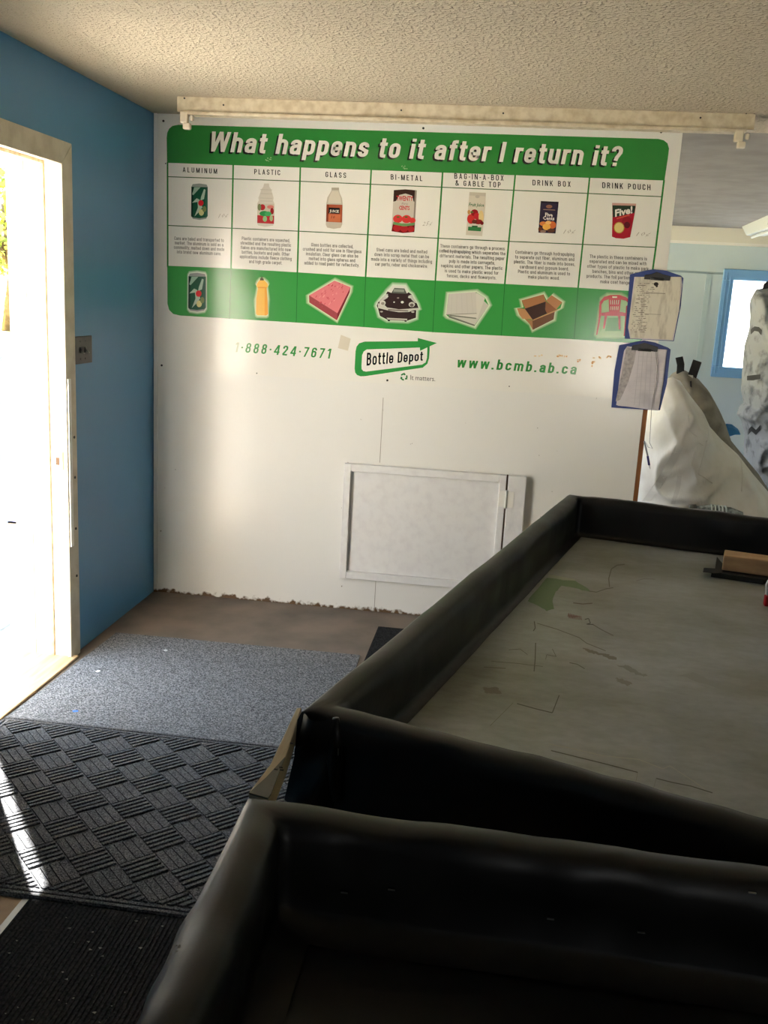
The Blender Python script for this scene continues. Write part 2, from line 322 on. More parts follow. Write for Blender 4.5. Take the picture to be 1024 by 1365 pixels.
# ------------------------------------------------------------------ the printed sign
SG_Y = -0.0055
def attr_mat(name, rough, spec=0.5):
    M = bpy.data.materials.new(name); M.use_nodes = True; t = M.node_tree; b = t.nodes['Principled BSDF']
    a = t.nodes.new('ShaderNodeAttribute'); a.attribute_name = 'ink'; t.links.new(a.outputs['Color'], b.inputs['Base Color'])
    b.inputs['Roughness'].default_value = rough; b.inputs['Specular IOR Level'].default_value = spec; return M
INK = attr_mat('glossy_print', 0.16)
PENCIL = attr_mat('printed_paper', 0.8, 0.2)
class Print:
    """flat print: polygons in photo pixels laid on a plane of the scene"""
    def __init__(s, yplane=SG_Y, step=0.00012): s.v = []; s.f = []; s.c = []; s.y = yplane; s.k = 0; s.step = step
    def P(s, u, v): return px(u, v, 1, s.y-s.k*s.step)
    def poly(s, pts, col, layer=True):
        if layer: s.k += 1
        n = len(s.v); s.v += [s.P(*p) for p in pts]; s.f.append(tuple(range(n, n+len(pts)))); s.c += [lin(col)]*len(pts); return s
    def raw(s, pts, faces, cols, layer=True):
        if layer: s.k += 1
        n = len(s.v); s.v += [s.P(*p) for p in pts]
        for f in faces: s.f.append(tuple(i+n for i in f)); s.c += [lin(cols[i] if isinstance(cols, list) else cols) for i in f]
        return s
    def line(s, p, q, w, col, layer=True):
        d = Vector((q[0]-p[0], q[1]-p[1])); n = Vector((-d.y, d.x)).normalized()*w/2
        return s.poly([(p[0]+n.x, p[1]+n.y), (q[0]+n.x, q[1]+n.y), (q[0]-n.x, q[1]-n.y), (p[0]-n.x, p[1]-n.y)], col, layer)
    def pline(s, pts, w, col):
        s.k += 1
        for a_, b_ in zip(pts, pts[1:]): s.line(a_, b_, w, col, False)
        return s
    def ell(s, c, rx, ry, col, n=16, layer=True): return s.poly([(c[0]+rx*math.cos(2*math.pi*i/n), c[1]+ry*math.sin(2*math.pi*i/n)) for i in range(n)], col, layer)
    def halo(s, pts, d, c_in, c_out):
        n = len(pts); cx = sum(p[0] for p in pts)/n; cy = sum(p[1] for p in pts)/n; o = []
        for x_, y_ in pts:
            l = math.hypot(x_-cx, y_-cy); o.append((x_+(x_-cx)/l*d, y_+(y_-cy)/l*d))
        return s.raw(list(pts)+o, [(i, (i+1) % n, (i+1) % n+n, i+n) for i in range(n)], [c_in]*n+[c_out]*n)
    def build(s, name, M, parent, label=None, lift=0):
        me = bpy.data.meshes.new(name); me.from_pydata([(p.x, p.y-lift, p.z) for p in s.v], [], s.f)
        ca = me.color_attributes.new('ink', 'FLOAT_COLOR', 'CORNER')
        ca.data.foreach_set('color', [x_ for c_ in s.c for x_ in c_])
        # print faces the room
        for pl in me.polygons:
            if pl.normal.y > 0: pl.flip()
        me.materials.append(M); me.update()
        o = bpy.data.objects.new(name, me); C.objects.link(o); o.parent = parent
        mw = Matrix.Translation(parent.location)
        if parent.parent: mw = Matrix.Translation(parent.parent.location) @ mw
        o.matrix_parent_inverse = mw.inverted()
        if label: o['label'] = label
        return o
TXT = {}
def glyphs(s, bold=0.0, space=1.0, shear=0.0, res=3):
    key = (s, bold, space, shear, res)
    if key in TXT: return TXT[key]
    cu = bpy.data.curves.new('lettering', 'FONT'); cu.body = s; cu.offset = bold; cu.space_character = space; cu.shear = shear; cu.resolution_u = res; cu.fill_mode = 'FRONT'
    ob = bpy.data.objects.new('lettering', cu); C.objects.link(ob)
    dg = bpy.context.evaluated_depsgraph_get(); me = ob.evaluated_get(dg).to_mesh()
    vs = [(v.co.x, v.co.y) for v in me.vertices]; fs = [tuple(p.vertices) for p in me.polygons]
    ob.evaluated_get(dg).to_mesh_clear(); bpy.data.objects.remove(ob); bpy.data.curves.remove(cu)
    x0 = min(v[0] for v in vs); x1 = max(v[0] for v in vs)
    TXT[key] = ([(v[0]-x0, v[1]) for v in vs], fs, x1-x0); return TXT[key]
CAPH = 0.729   # cap height of the built-in face per unit size
def letter(pr, s, L, Rr, cap, col, bold=0.0, space=1.0, shear=0.0, res=3, off=(0, 0), cap2=None):
    vs, fs, wd = glyphs(s, bold, space, shear, res)
    cap2 = cap2 or cap; out = []
    for x_, y_ in vs:
        t = x_/wd; c_ = cap+(cap2-cap)*t
        out.append((L[0]+(Rr[0]-L[0])*t+off[0], L[1]+(Rr[1]-L[1])*t - y_/CAPH*c_+off[1]))
    pr.raw(out, fs, col); return pr


# --- a condensed grotesque drawn from strokes, cap height 1
def make_face(s):
    c = s/2; XH = 0.74; G = {}
    def arc(cx, cy, rx, ry, a0, a1, n=7): return [(cx+rx*math.cos(math.radians(a0+(a1-a0)*i/n)), cy+ry*math.sin(math.radians(a0+(a1-a0)*i/n))) for i in range(n+1)]
    def top(L, R, T, ry): return arc((L+R)/2, T-ry, (R-L)/2, ry, 180, 0, 10)
    def bot(L, R, B, ry): return arc((L+R)/2, B+ry, (R-L)/2, ry, 0, -180, 10)
    def ring(L, R, B, T, ry=None):
        ry = ry or min((R-L)*0.55, (T-B)/2); return ('C', top(L, R, T, ry)+bot(L, R, B, ry))
    def spath(L, R, B, T):
        m = (B+T)/2; ry = (T-B)*0.24
        return ('P', [(R, T-ry-0.03)]+top(L, R, T, ry)[::-1]+[(L, m+ry*0.55), (L+(R-L)*.18, m+0.05), (R-(R-L)*.18, m-0.05), (R, m-ry*0.55)]+bot(L, R, B, ry)+[(L, B+ry+0.03)])
    V = lambda x, y0, y1: ('P', [(x, y0), (x, y1)])
    Hh = lambda y, x0, x1: ('P', [(x0, y), (x1, y)])
    D = lambda x0, y0, x1, y1: ('D', (x0, y0, x1, y1))
    w = 0.45; L, R = c, w-c; X = XH-c; ry = (R-L)*0.55; B = c; T = 1-c
    G['o'] = (w, [ring(L, R, B, X)])
    G['a'] = (w, [('P', [(L, XH*0.66)]+top(L, R, X, ry*.8)+[(R, 0)]), ('P', [(R, .435), (.22, .42), (L+.04, .38), (L, .30), (L, .20), (L+.03, .11), (.19, B), (R-.07, .10), (R, .2)])])
    G['b'] = (w, [V(L, 0, 1), ring(L, R, B, X)]); G['d'] = (w, [V(R, 0, 1), ring(L, R, B, X)])
    G['c'] = (w, [('P', [(R, .49)]+top(L, R, X, ry)[::-1]+[(L, B+ry)]+bot(L, R, B, ry)[::-1]+[(R, .27)])])
    G['e'] = (w, [('P', [(R, .19)]+bot(L, R, B, ry)+top(L, R, X, ry)+[(R, .36), (L, .36)])])
    G['f'] = (.31, [('P', [(.15, 0), (.15, .84), (.17, .90), (.22, T), (.33, T)]), Hh(XH-.065, 0, .31)])
    G['h'] = (w, [V(L, 0, 1), ('P', top(L, R, X, ry)+[(R, 0)])]); G['n'] = (w, [V(L, 0, XH), ('P', top(L, R, X, ry)+[(R, 0)])])
    G['i'] = (s, [V(c, 0, XH), V(c, .85, 1)]); G['l'] = (s, [V(c, 0, 1)]); G['I'] = (s, [V(c, 0, 1)])
    m2 = .70; mm = m2/2; G['m'] = (m2, [V(L, 0, XH), ('P', top(L, mm, X, ry*.8)+[(mm, 0)]), ('P', top(mm, m2-c, X, ry*.8)+[(m2-c, 0)])])
    G['p'] = (w, [V(L, -.26, XH), ring(L, R, B, X)]); G['r'] = (.30, [V(L, 0, XH), ('P', [(L, .46), (L+.02, .58), (L+.08, X), (.32, X)])])
    G['s'] = (.42, [spath(c, .42-c, B, X)]); G['t'] = (.31, [('P', [(.14, .96), (.14, .17), (.16, .10), (.21, c), (.31, c)]), Hh(XH-.065, 0, .31)])
    G['u'] = (w, [V(R, 0, XH), ('P', [(L, XH), (L, B+ry)]+bot(L, R, B, ry)[::-1])])
    def vee(w_, h): q = w_/4; h_ = s*.42; return [D(h_*1.1, h, q, 0), D(q, 0, w_/2, h), D(w_/2, h, w_-q, 0), D(w_-q, 0, w_-h_*1.1, h)]
    G['w'] = (.68, vee(.68, XH)); G['W'] = (.80, vee(.80, 1))
    G['A'] = (.50, [D(c, 0, .25, 1), D(.25, 1, .50-c, 0), Hh(.27, .12, .38)])
    def bump(y0, y1, r_=R): m_ = (y0+y1)/2; a_ = (y1-y0)/2; return ('P', [(L, y1), (r_-a_*.7, y1)]+arc(r_-a_*.7, m_, a_*.7, a_, 90, -90, 8)+[(L, y0)])
    G['B'] = (.48, [V(L, 0, 1), bump(.53, T), bump(B, .53, .48-c)]); G['D'] = (.48, [V(L, 0, 1), ('P', [(L, T), (.22, T)]+arc(.48-c-.16, T-.2, .16, .2, 90, 0)+arc(.48-c-.16, B+.2, .16, .2, 0, -90)+[(L, B)])])
    G['C'] = (w, [('P', [(R, .66)]+top(L, R, T, ry)[::-1]+bot(L, R, B, ry)[::-1]+[(R, .34)])]); G['G'] = (w, [('P', [(R, .68)]+top(L, R, T, ry)[::-1]+bot(L, R, B, ry)[::-1]+[(R, .45), (w/2, .45)])])
    G['E'] = (.40, [V(L, 0, 1), Hh(T, L, .40), Hh(.52, L, .36), Hh(B, L, .40)]); G['K'] = (.50, [V(L, 0, 1), D(L+.04, .38, .42, 1), D(.20, .58, .43, 0)]); G['L'] = (.38, [V(L, 0, 1), Hh(B, L, .38)])
    G['M'] = (.62, [V(L, 0, 1), V(.62-c, 0, 1), D(L+.02, 1, .31, 0), D(.31, 0, .60-c, 1)]); G['N'] = (.50, [V(L, 0, 1), V(.50-c, 0, 1), D(L+.02, 1, .48-c, 0)]); G['H'] = (.5, [V(L, 0, 1), V(.5-c, 0, 1), Hh(.52, L, .5-c)])
    G['O'] = (.47, [ring(L, .47-c, B, T)]); G['P'] = (.46, [V(L, 0, 1), bump(.44, T, .46-c)]); G['R'] = (.48, [V(L, 0, 1), bump(.48, T, .47-c), D(.26, .48, .42, 0)])
    G['S'] = (w, [spath(L, R, B, T)]); G['T'] = (.44, [V(.22, 0, 1), Hh(T, 0, .44)]); G['U'] = (.47, [('P', [(L, 1)]+bot(L, .47-c, B, ry)[::-1]+[(.47-c, 1)])]); G['X'] = (.50, [D(.08, 0, .42, 1), D(.42, 0, .08, 1)]); G['-'] = (.24, [Hh(.42, 0, .24)])
    G['&'] = (.56, [('P', [(.54, .05), (.16, .66), (.13, .80), (.18, T), (.28, T), (.33, .82), (.28, .66), (.12, .46), (c, .28), (.12, .08), (.25, B), (.40, .16), (.49, .42)])])
    G['1'] = (.30, [V(.30-c, 0, 1), D(.04, .76, .26-c, 1)]); G['2'] = (w, [('P', [(L, .68)]+top(L, R, T, ry)+[(R, .64), (L+.02, B+.06), (L, B)]), Hh(B, L-.02, w)]); G['4'] = (.50, [V(.37, 0, 1), Hh(.28, 0, .5), D(.06, .28, .34, 1)])
    G['6'] = (w, [ring(L, R, B, .60), ('P', [(L, .3)]+top(L, R, T, ry)+[(R, .72)])]); G['7'] = (.44, [Hh(T, 0, .44), D(.14, 0, .38, .95)]); G['8'] = (w, [ring(L+.015, R-.015, .53, T), ring(L, R, B, .53)])
    G['g'] = (w, [ring(L, R, B+.02, X), ('P', [(R, XH), (R, -.12)]+bot(L, R, -.26+c, .1)[1:]+[(L, -.10)])]); G['q'] = (w, [V(R, -.26, XH), ring(L, R, B, X)]); G['k'] = (.44, [V(L, 0, 1), D(L+.02, .26, .38, XH), D(.18, .40, .38, 0)])
    G['v'] = (.44, [D(c, XH, .22, 0), D(.22, 0, .44-c, XH)]); G['y'] = (.44, [D(c, XH, .22, .06), D(.12, -.26, .44-c, XH)]); G['x'] = (.44, [D(.07, 0, .37, XH), D(.37, 0, .07, XH)]); G[','] = (s, [V(c, 0, s), D(c-.04, -.14, c+.01, .02)])
    G['.'] = (s, [V(c, 0, s)]); G['\u00b7'] = (s, [V(c, .42, .42+s)]); G['?'] = (w, [('P', [(L, .72)]+top(L, R, T, ry)+[(R, .66), (.25, .42), (.22, .26)]), V(.22, 0, s)]); G[' '] = (.20, [])
    return G
FACES = {}
def stroke_polys(item, s):
    kind, d = item; h = s/2
    if kind == 'D':
        x0, y0, x1, y1 = d; k = h*math.sqrt(1+((x1-x0)/(y1-y0))**2)*0.92; return [[(x0-k, y0), (x0+k, y0), (x1+k, y1), (x1-k, y1)]]
    P_ = [Vector(p) for p in d]; cl = kind == 'C'; n = len(P_); A = []; Bq = []
    P_ = [p for i, p in enumerate(P_) if i == 0 or (p-P_[i-1]).length > 1e-4]; n = len(P_)
    for i in range(n):
        a = P_[i-1] if (i or cl) else None; b = P_[(i+1) % n] if (i < n-1 or cl) else None
        d1 = (P_[i]-a).normalized() if a is not None and (P_[i]-a).length > 1e-5 else None; d2 = (b-P_[i]).normalized() if b is not None and (b-P_[i]).length > 1e-5 else None
        d1 = d1 or d2; d2 = d2 or d1
        nn = Vector((-(d1+d2).y, (d1+d2).x)); nn = nn.normalized() if nn.length > 1e-5 else Vector((-d1.y, d1.x))
        k = h/max(0.6, nn.dot(Vector((-d1.y, d1.x)))); A.append(P_[i]+nn*k); Bq.append(P_[i]-nn*k)
    out = []
    for i in range(n if cl else n-1): j = (i+1) % n; out.append([tuple(A[i]), tuple(A[j]), tuple(Bq[j]), tuple(Bq[i])])
    return out
def sans(pr, text, L, R, cap, col, s=0.17, shear=0.0, off=(0, 0), cap2=None, gw=1.0, words=None):
    key = s
    if key not in FACES: FACES[key] = make_face(s)
    G = FACES[key]; cap2 = cap2 or cap; W_ = (R[0]-L[0])/((cap+cap2)/2); ws = [G[ch][0]*gw for ch in text]; tr_ = (W_-sum(ws))/max(1, len(text)-1)
    pr.k += 1; x = 0.0
    for ch, wd in zip(text, ws):
        for n_, it in enumerate(G[ch][1]):
            for pl in stroke_polys(it, s):
                pts = []
                for a, b in pl:
                    t = (x+a*gw+shear*b)/W_; cc = cap+(cap2-cap)*t
                    pts.append((L[0]+(R[0]-L[0])*t+off[0], L[1]+(R[1]-L[1])*t-b*cc+off[1]))
                k0 = pr.k; pr.k += 0.25*n_; pr.poly(pts, col, False); pr.k = k0
        if words is not None and ch == ' ': words.append(pr); pr = Print(pr.y)
        if words is not None: pr.k = 1
        x += wd+tr_
    if words is not None: words.append(pr)
    return pr

GRN = (52, 138, 62); GRN2 = (62, 156, 74); PWHITE = (238, 236, 230); INKD = (40, 38, 36)
sign = empty('recycling_sign', (1.24, 0, 1.17), 'large white and green recycling sign with seven columns covering the partition wall', 'sign')
tl, tr, br, bl = px(209, 152, 1, -0.005), px(910.5, 176, 1, -0.005), px(869, 534, 1, -0.005), px(206.5, 491.5, 1, -0.005)
zt = min(tl.z, tr.z, CEIL-0.001)
pan = MB().prism([(tl.x, 0, min(tl.z, CEIL-.001)), (tr.x, 0, min(tr.z, CEIL-.001)), (br.x, 0, br.z), (bl.x, 0, bl.z)], (0, -0.005, 0)).build('panel', mat('sign_white_gloss', PWHITE, 0.16), sign)
# green fields and rules
pr = Print()
pr.poly([(222.8, 217), (222.2, 184), (223, 177), (225.5, 171.5), (230, 167.8), (238, 166.2), (878, 185.2), (885, 187), (890, 191), (892, 198), (891, 207), (886, 240.6)], GRN)
pr.build('green_header', INK, sign)
pr = Print()
pr.poly([(223, 354.2), (308, 357.8), (396.5, 363), (487.5, 369), (580.5, 374), (673, 378.5), (770.8, 383.5), (866, 389.5), (862, 440), (859, 450), (853, 456), (846, 457.5), (760, 452), (668, 447.5), (580, 443), (485, 436), (395, 430), (240, 420.6), (231, 418.5), (225.5, 413), (223.3, 405)], GRN2)
for a_, b_ in (((308, 358), (306, 425)), ((396.5, 363), (395, 430)), ((487.5, 369), (485, 436)), ((580.5, 374), (577, 443)), ((673, 378.5), (668.5, 447.5)), ((770.8, 383.5), (765.5, 452))):
    pr.line(a_, b_, 0.9, (44, 118, 56))
pr.build('green_band', INK, sign)
for a_, b_ in (((311, 219), (308, 358)), ((400.5, 222), (396.5, 363)), ((495, 226), (487.5, 369)), ((590.2, 229.5), (580.5, 374)), ((687, 233), (673, 378.5)), ((786.2, 236.5), (770.8, 383.5)), ((223.4, 216), (223.6, 356))):
    Print().line(a_, b_, 2.1, GRN).build('column_rule', INK, sign)
Print().pline([(885.4, 240), (874.4, 330), (865.8, 392)], 2.4, GRN).build('column_rule', INK, sign)
for q_ in ([(223.5, 235.5), (399, 241.6), (580, 249.2), (760, 256.8), (882, 262.2)], [(223.5, 300.5), (399, 308.2), (580, 317.4), (677, 321.7), (875, 329.8)]):
    Print().pline(q_, 1.2, (78, 112, 72)).build('row_rule', INK, sign)
# title with black drop shadow
T = 'What happens to it after I return it?'
def by_word(text, L, R, cap, col, name, lift, **kw):
    ws = []; sans(Print(), text, L, R, cap, col, words=ws, **kw)
    for w_ in ws: w_.build(name, INK, sign, lift=lift)
by_word(T, (275, 204), (824, 223.5), 26.8, (26, 26, 22), 'title_word_shadow', 0.0003, s=0.165, shear=0.2, gw=1.2)
by_word(T, (277.5, 201.8), (826.5, 221.5), 26.8, (240, 236, 226), 'title_word', 0.0005, s=0.165, shear=0.2, gw=1.2)
for s_, xl, yl, xr, yr, cp in (('ALUMINUM', 243.7, 229.3, 289.6, 231.6, 6.6), ('PLASTIC', 339, 232.2, 373.6, 233.6, 6.9), ('GLASS', 434, 236, 461.5, 237.3, 7.1), ('BI-METAL', 521, 239.4, 563, 241.4, 7.2),
                           ('BAG-IN-A-BOX', 605.8, 238.2, 671.6, 241, 7.4), ('& GABLE TOP', 607.2, 247.4, 667.5, 250, 7.2), ('DRINK BOX', 710, 247, 761, 249.2, 7.4), ('DRINK POUCH', 803, 250.6, 867.3, 253.6, 7.6)):
    by_word(s_, (xl, yl), (xr, yr), cp, INKD, 'heading_word', 0.0003, s=0.135, gw=1.12)
FACE_S = FACES.setdefault(0.12, make_face(0.12))
PARA = [
 (265.5, 319.6, 5.95, 0.045, 67, ["Cans are baled and transported to", "market. The aluminum is sold as a", "commodity, melted down and made", "into brand new aluminum cans."]),
 (354.5, 319.8, 6.05, 0.048, 69, ["Plastic containers are squashed,", "shredded and the resulting plastic", "flakes are manufactured into new", "bottles, buckets and pails. Other", "applications include fleece clothing", "and high grade carpet."]),
 (443, 328, 6.15, 0.048, 78, ["Glass bottles are collected,", "crushed and sold for use in fiberglass", "insulation. Clear glass can also be", "melted into glass spheres and", "added to road paint for reflectivity."]),
 (535.8, 334.8, 6.4, 0.045, 81, ["Steel cans are baled and melted", "down into scrap metal that can be", "made into a variety of things including", "car parts, rebar and chickenwire."]),
 (630, 330.2, 6.55, 0.045, 88, ["These containers go through a process", "called hydrapulping which separates the", "different materials. The resulting paper", "pulp is made into corrugate,", "napkins and other papers. The plastic", "is used to make plastic wood for", "fences, decks and flowerpots."]),
 (726.5, 338.2, 6.45, 0.045, 81, ["Containers go through hydrapulping", "to separate out fiber, aluminum and", "plastic. The fiber is made into boxes,", "cardboard and gypsum board.", "Plastic and aluminum is used to", "make plastic wood."]),
 (824.5, 343.8, 6.6, 0.045, 82, ["The plastic in these containers is", "separated and can be mixed with", "other types of plastic to make park", "benches, bins and other such", "products. The foil portion is used to", "make coat hangers."])]
for cx, cy, sp, sl, wmax, lines in PARA:
    nat = lambda l: sum(FACE_S[c_][0] for c_ in l)+0.13*(len(l)-1)
    pr = Print(); k = wmax/max(nat(l) for l in lines)
    for i, l in enumerate(lines):
        wd = nat(l)*k; c_ = cx-0.35*i*(cx-240)/600; y_ = cy+sp*i+1.6
        sans(pr, l, (c_-wd/2, y_-sl*wd/2), (c_+wd/2, y_+sl*wd/2), 4.5, (82, 78, 72), 0.12, gw=k/4.5)
        pr.k = 0
    pr.build('paragraph_lettering', INK, sign, lift=0.0003)
pr = Print()
sans(pr, '1', (312.6, 469.2), (316.5, 469.4), 13, (196, 204, 180), 0.17, 0.2)
sans(pr, '\u00b7888\u00b7424\u00b77671', (320.5, 469.6), (439.5, 478), 13.2, (62, 148, 74), 0.15, 0.2, gw=1.12)
pr.build('phone_lettering', INK, sign, lift=0.0003)
pr = Print()
sans(pr, 'www.bcmb.ab.ca', (608.5, 489.6), (767.5, 499.2), 13.8, (54, 142, 66), 0.165, 0.2, gw=1.25)
pr.build('web_lettering', INK, sign, lift=0.0003)
# logo
z5 = lambda x_, y_: (460+x_/5.69, 440+y_/5.69)
LG = (58, 156, 76)
pr = Print()
pr.poly([z5(*p) for p in ((150, 87), (642, 84), (642, 150), (637, 215), (625, 255), (590, 285), (400, 313), (150, 350), (118, 351), (92, 341), (77, 322), (73, 290), (80, 160), (88, 125), (108, 100))], LG)
pr.poly([z5(*p) for p in ((165, 147), (568, 132), (625, 128), (622, 210), (612, 245), (585, 262), (160, 315), (138, 310), (126, 295), (125, 270), (130, 190), (142, 162))], PWHITE)
pr.poly([z5(*p) for p in ((530, 40), (570, 40), (720, 88), (660, 110), (642, 84))], PWHITE)
pr.poly([z5(*p) for p in ((553, 60), (697, 98), (570, 157), (568, 130), (552, 84))], LG)
sans(pr, 'Bottle Depot', z5(163, 270), z5(590, 232), 17.2, (20, 20, 18), 0.155, 0.05, cap2=12.4, gw=0.86)
rc = z5(447, 355)
for k in range(3):
    a0 = math.radians(-150+k*120); pts = []
    arc = [(rc[0]+r_*math.cos(a_), rc[1]+r_*math.sin(a_)) for r_, seq in ((4.9, range(0, 6)), (3.0, range(5, -1, -1))) for a_ in [a0+math.radians(12*i) for i in seq]]
    pr.poly(arc, (44, 120, 62), k == 0)
    ae = a0+math.radians(60); tip = a0+math.radians(100)
    pr.poly([(rc[0]+6.0*math.cos(ae), rc[1]+6.0*math.sin(ae)), (rc[0]+4*math.cos(tip), rc[1]+4*math.sin(tip)), (rc[0]+1.9*math.cos(ae), rc[1]+1.9*math.sin(ae))], (44, 120, 62), False)
letter(pr, 'It matters.', z5(497, 377), z5(684, 388), 6.8, (86, 84, 80), 0.0, 1.0, 0, 2)
pr.build('bottle_depot_logo', INK, sign)

# --- printed pictures
def zoom(x0, y0, s=5.69): return lambda pts: [(x0+a/s, y0+b/s) for a, b in pts]
def can(Z, dx=0, dy=0, sc=1.0, halo=False, name='can_picture'):
    pr = Print(SG_Y-0.0001); g = lambda pts: Z([(dx+(x_-200)*sc, dy+(y_-142)*sc) for x_, y_ in pts])
    out = [(210, 145), (262, 140), (316, 148), (324, 168), (324, 385), (312, 408), (262, 416), (212, 408), (198, 388), (200, 165)]
    if halo: pr.halo(g(out), 4.0, (232, 240, 226), GRN2)
    pr.poly(g(out), (150, 158, 152)); pr.poly(g([(200, 165), (324, 168), (324, 388), (312, 398), (262, 404), (212, 398), (198, 388)]), (26, 84, 60))
    pr.poly(g([(200, 165), (214, 165), (212, 396), (198, 388)]), (14, 52, 38)); pr.poly(g([(304, 168), (324, 168), (324, 388), (306, 396)]), (44, 92, 74))
    pr.poly(g([(222, 168), (270, 168), (215, 228), (206, 222)]), (150, 184, 160)); pr.poly(g([(296, 182), (308, 188), (296, 258), (268, 270), (274, 240)]), (168, 196, 176))
    pr.poly(g([(206, 286), (240, 252), (262, 262), (284, 320), (262, 352), (224, 390), (250, 322), (246, 280)]), (176, 198, 176))
    pr.ell(g([(272, 288)])[0], 3.6*sc, 4.0*sc, (206, 34, 44)); pr.ell(g([(276, 360)])[0], 3.4*sc, 4.2*sc, (206, 204, 140)); pr.ell(g([(298, 334)])[0], 2.6*sc, 4*sc, (112, 130, 80))
    pr.build(name, INK, sign)
can(zoom(220, 220), 200, 142)
can(zoom(220, 345), 178, 108, 1.07, True)
# plastic bottle
Z = zoom(220, 220); pr = Print(SG_Y-0.0001)
pr.poly(Z([(752, 140), (788, 140), (792, 165), (806, 186), (815, 218), (824, 250), (820, 268), (830, 292), (828, 440), (820, 460), (760, 468), (706, 458), (699, 440), (701, 290), (712, 266), (708, 250), (722, 214), (730, 186), (746, 165)]), (214, 208, 196))
for y_ in (186, 216, 250, 272): pr.line(Z([(722, y_)])[0], Z([(814, y_+3)])[0], 0.6, (192, 186, 174))
pr.poly(Z([(701, 292), (830, 296), (827, 445), (700, 438)]), (206, 196, 178)); pr.poly(Z([(700, 380), (828, 385), (826, 446), (700, 440)]), (190, 54, 62))
for c_, r1, r2, cl in (((738, 320), 4, 4, (172, 40, 44)), ((800, 318), 4.5, 2.5, (214, 130, 120)), ((812, 350), 2.4, 4.4, (150, 40, 40)), ((716, 320), 2.4, 4.6, (120, 130, 90)), ((752, 368), 6.2, 3.6, (52, 150, 84)), ((782, 370), 4.4, 3.2, (70, 170, 100)), ((758, 408), 2.8, 4, (150, 190, 140)), ((806, 404), 2.2, 4, (170, 190, 140))):
    pr.ell(Z([c_])[0], r1, r2, cl)
pr.build('plastic_bottle_picture', INK, sign)
# glass bottle
Z = zoom(400, 220); pr = Print(SG_Y-0.0001)
pr.poly(Z([(240, 170), (295, 170), (297, 195), (302, 215), (318, 250), (323, 290), (320, 450), (308, 476), (255, 484), (206, 474), (196, 452), (200, 290), (208, 246), (230, 210), (238, 194)]), (196, 188, 172))
pr.poly(Z([(243, 196), (290, 197), (308, 250), (312, 292), (212, 290), (220, 246)]), (216, 208, 192)); pr.line(Z([(240, 180)])[0], Z([(295, 182)])[0], 2.2, (172, 164, 150))
pr.poly(Z([(202, 298), (322, 302), (318, 436), (198, 430)]), (176, 92, 62)); pr.poly(Z([(202, 298), (220, 299), (216, 431), (198, 430)]), (140, 66, 44)); pr.poly(Z([(216, 372), (308, 376), (306, 432), (214, 428)]), (206, 116, 78))
pr.poly(Z([(218, 322), (302, 326), (300, 370), (216, 366)]), (30, 28, 26))
letter(pr, 'JUICE', Z([(224, 358)])[0], Z([(294, 361)])[0], 3.6, (236, 228, 212), 0.03, res=1)
letter(pr, '10', Z([(236, 404)])[0], Z([(266, 405)])[0], 3.8, (70, 40, 28), 0.0, shear=0.2, res=1)
pr.build('glass_bottle_picture', INK, sign)
# tin
pr = Print(SG_Y-0.0001)
pr.poly(Z([(712, 190), (800, 184), (886, 192), (868, 508), (780, 516), (694, 502)]), (206, 198, 186))
pr.poly(Z([(712, 190), (800, 184), (886, 192), (880, 282), (862, 276), (850, 232), (800, 216), (752, 228), (730, 272), (708, 278)]), (56, 36, 30))
pr.poly(Z([(872, 192), (886, 192), (868, 508), (856, 510)]), (150, 140, 128))
letter(pr, 'TWENTY', Z([(732, 268)])[0], Z([(858, 272)])[0], 6.4, (196, 44, 52), 0.03, res=1); letter(pr, 'CENTS', Z([(750, 338)])[0], Z([(832, 341)])[0], 5.4, (196, 44, 52), 0.03, res=1)
letter(pr, 'five', Z([(770, 300)])[0], Z([(818, 302)])[0], 3.4, (150, 140, 130), 0, shear=0.25, res=1)
pr.poly(Z([(706, 440), (871, 446), (868, 508), (780, 516), (694, 502)]), (120, 24, 30))
for c_, r1 in (((742, 408), 6.4), ((808, 410), 6.4), ((852, 420), 4.4)): pr.ell(Z([c_])[0], r1, r1*0.85, (214, 64, 62))
for c_, r1 in (((736, 478), 5.2), ((790, 482), 5.2), ((842, 486), 4.4)): pr.ell(Z([c_])[0], r1, r1*0.9, (176, 44, 48))
pr.poly(Z([(708, 430), (790, 446), (870, 436), (868, 456), (788, 466), (706, 450)]), (108, 150, 96))
for c_ in ((744, 394), (806, 394)): pr.ell(Z([c_])[0], 2.4, 1.0, (70, 110, 50), 8)
pr.build('tin_picture', INK, sign)
# gable top carton
Z = zoom(580, 230); pr = Print(SG_Y-0.0001)
pr.poly(Z([(262, 148), (386, 154), (382, 250), (358, 482), (234, 474), (254, 240)]), (214, 206, 192)); pr.poly(Z([(262, 148), (386, 154), (384, 180), (260, 174)]), (200, 192, 178))
pr.ell(Z([(322, 182)])[0], 3, 2.2, (190, 182, 170)); letter(pr, 'Fruit Juice', Z([(256, 254)])[0], Z([(372, 259)])[0], 4.6, (52, 110, 72), 0.02, shear=0.2, res=1)
for c_, r1, r2, cl in (((272, 352), 5, 6.4, (206, 52, 50)), ((300, 305), 5, 4.6, (150, 34, 40)), ((318, 332), 4.4, 4.6, (196, 40, 50)), ((350, 338), 3.4, 9, (226, 200, 140)), ((258, 300), 2, 3, (200, 150, 90)), ((330, 374), 5.6, 3.4, (150, 40, 40)), ((300, 372), 3.6, 2.6, (110, 50, 40)), ((356, 384), 2.4, 2.4, (120, 30, 34)), ((280, 300), 2, 1.2, (80, 120, 60))):
    pr.ell(Z([c_])[0], r1, r2, cl)
pr.poly(Z([(252, 410), (352, 416), (348, 446), (250, 440)]), (60, 128, 74)); pr.poly(Z([(280, 402), (324, 404), (322, 416), (280, 414)]), (50, 100, 62))
pr.build('carton_picture', INK, sign)
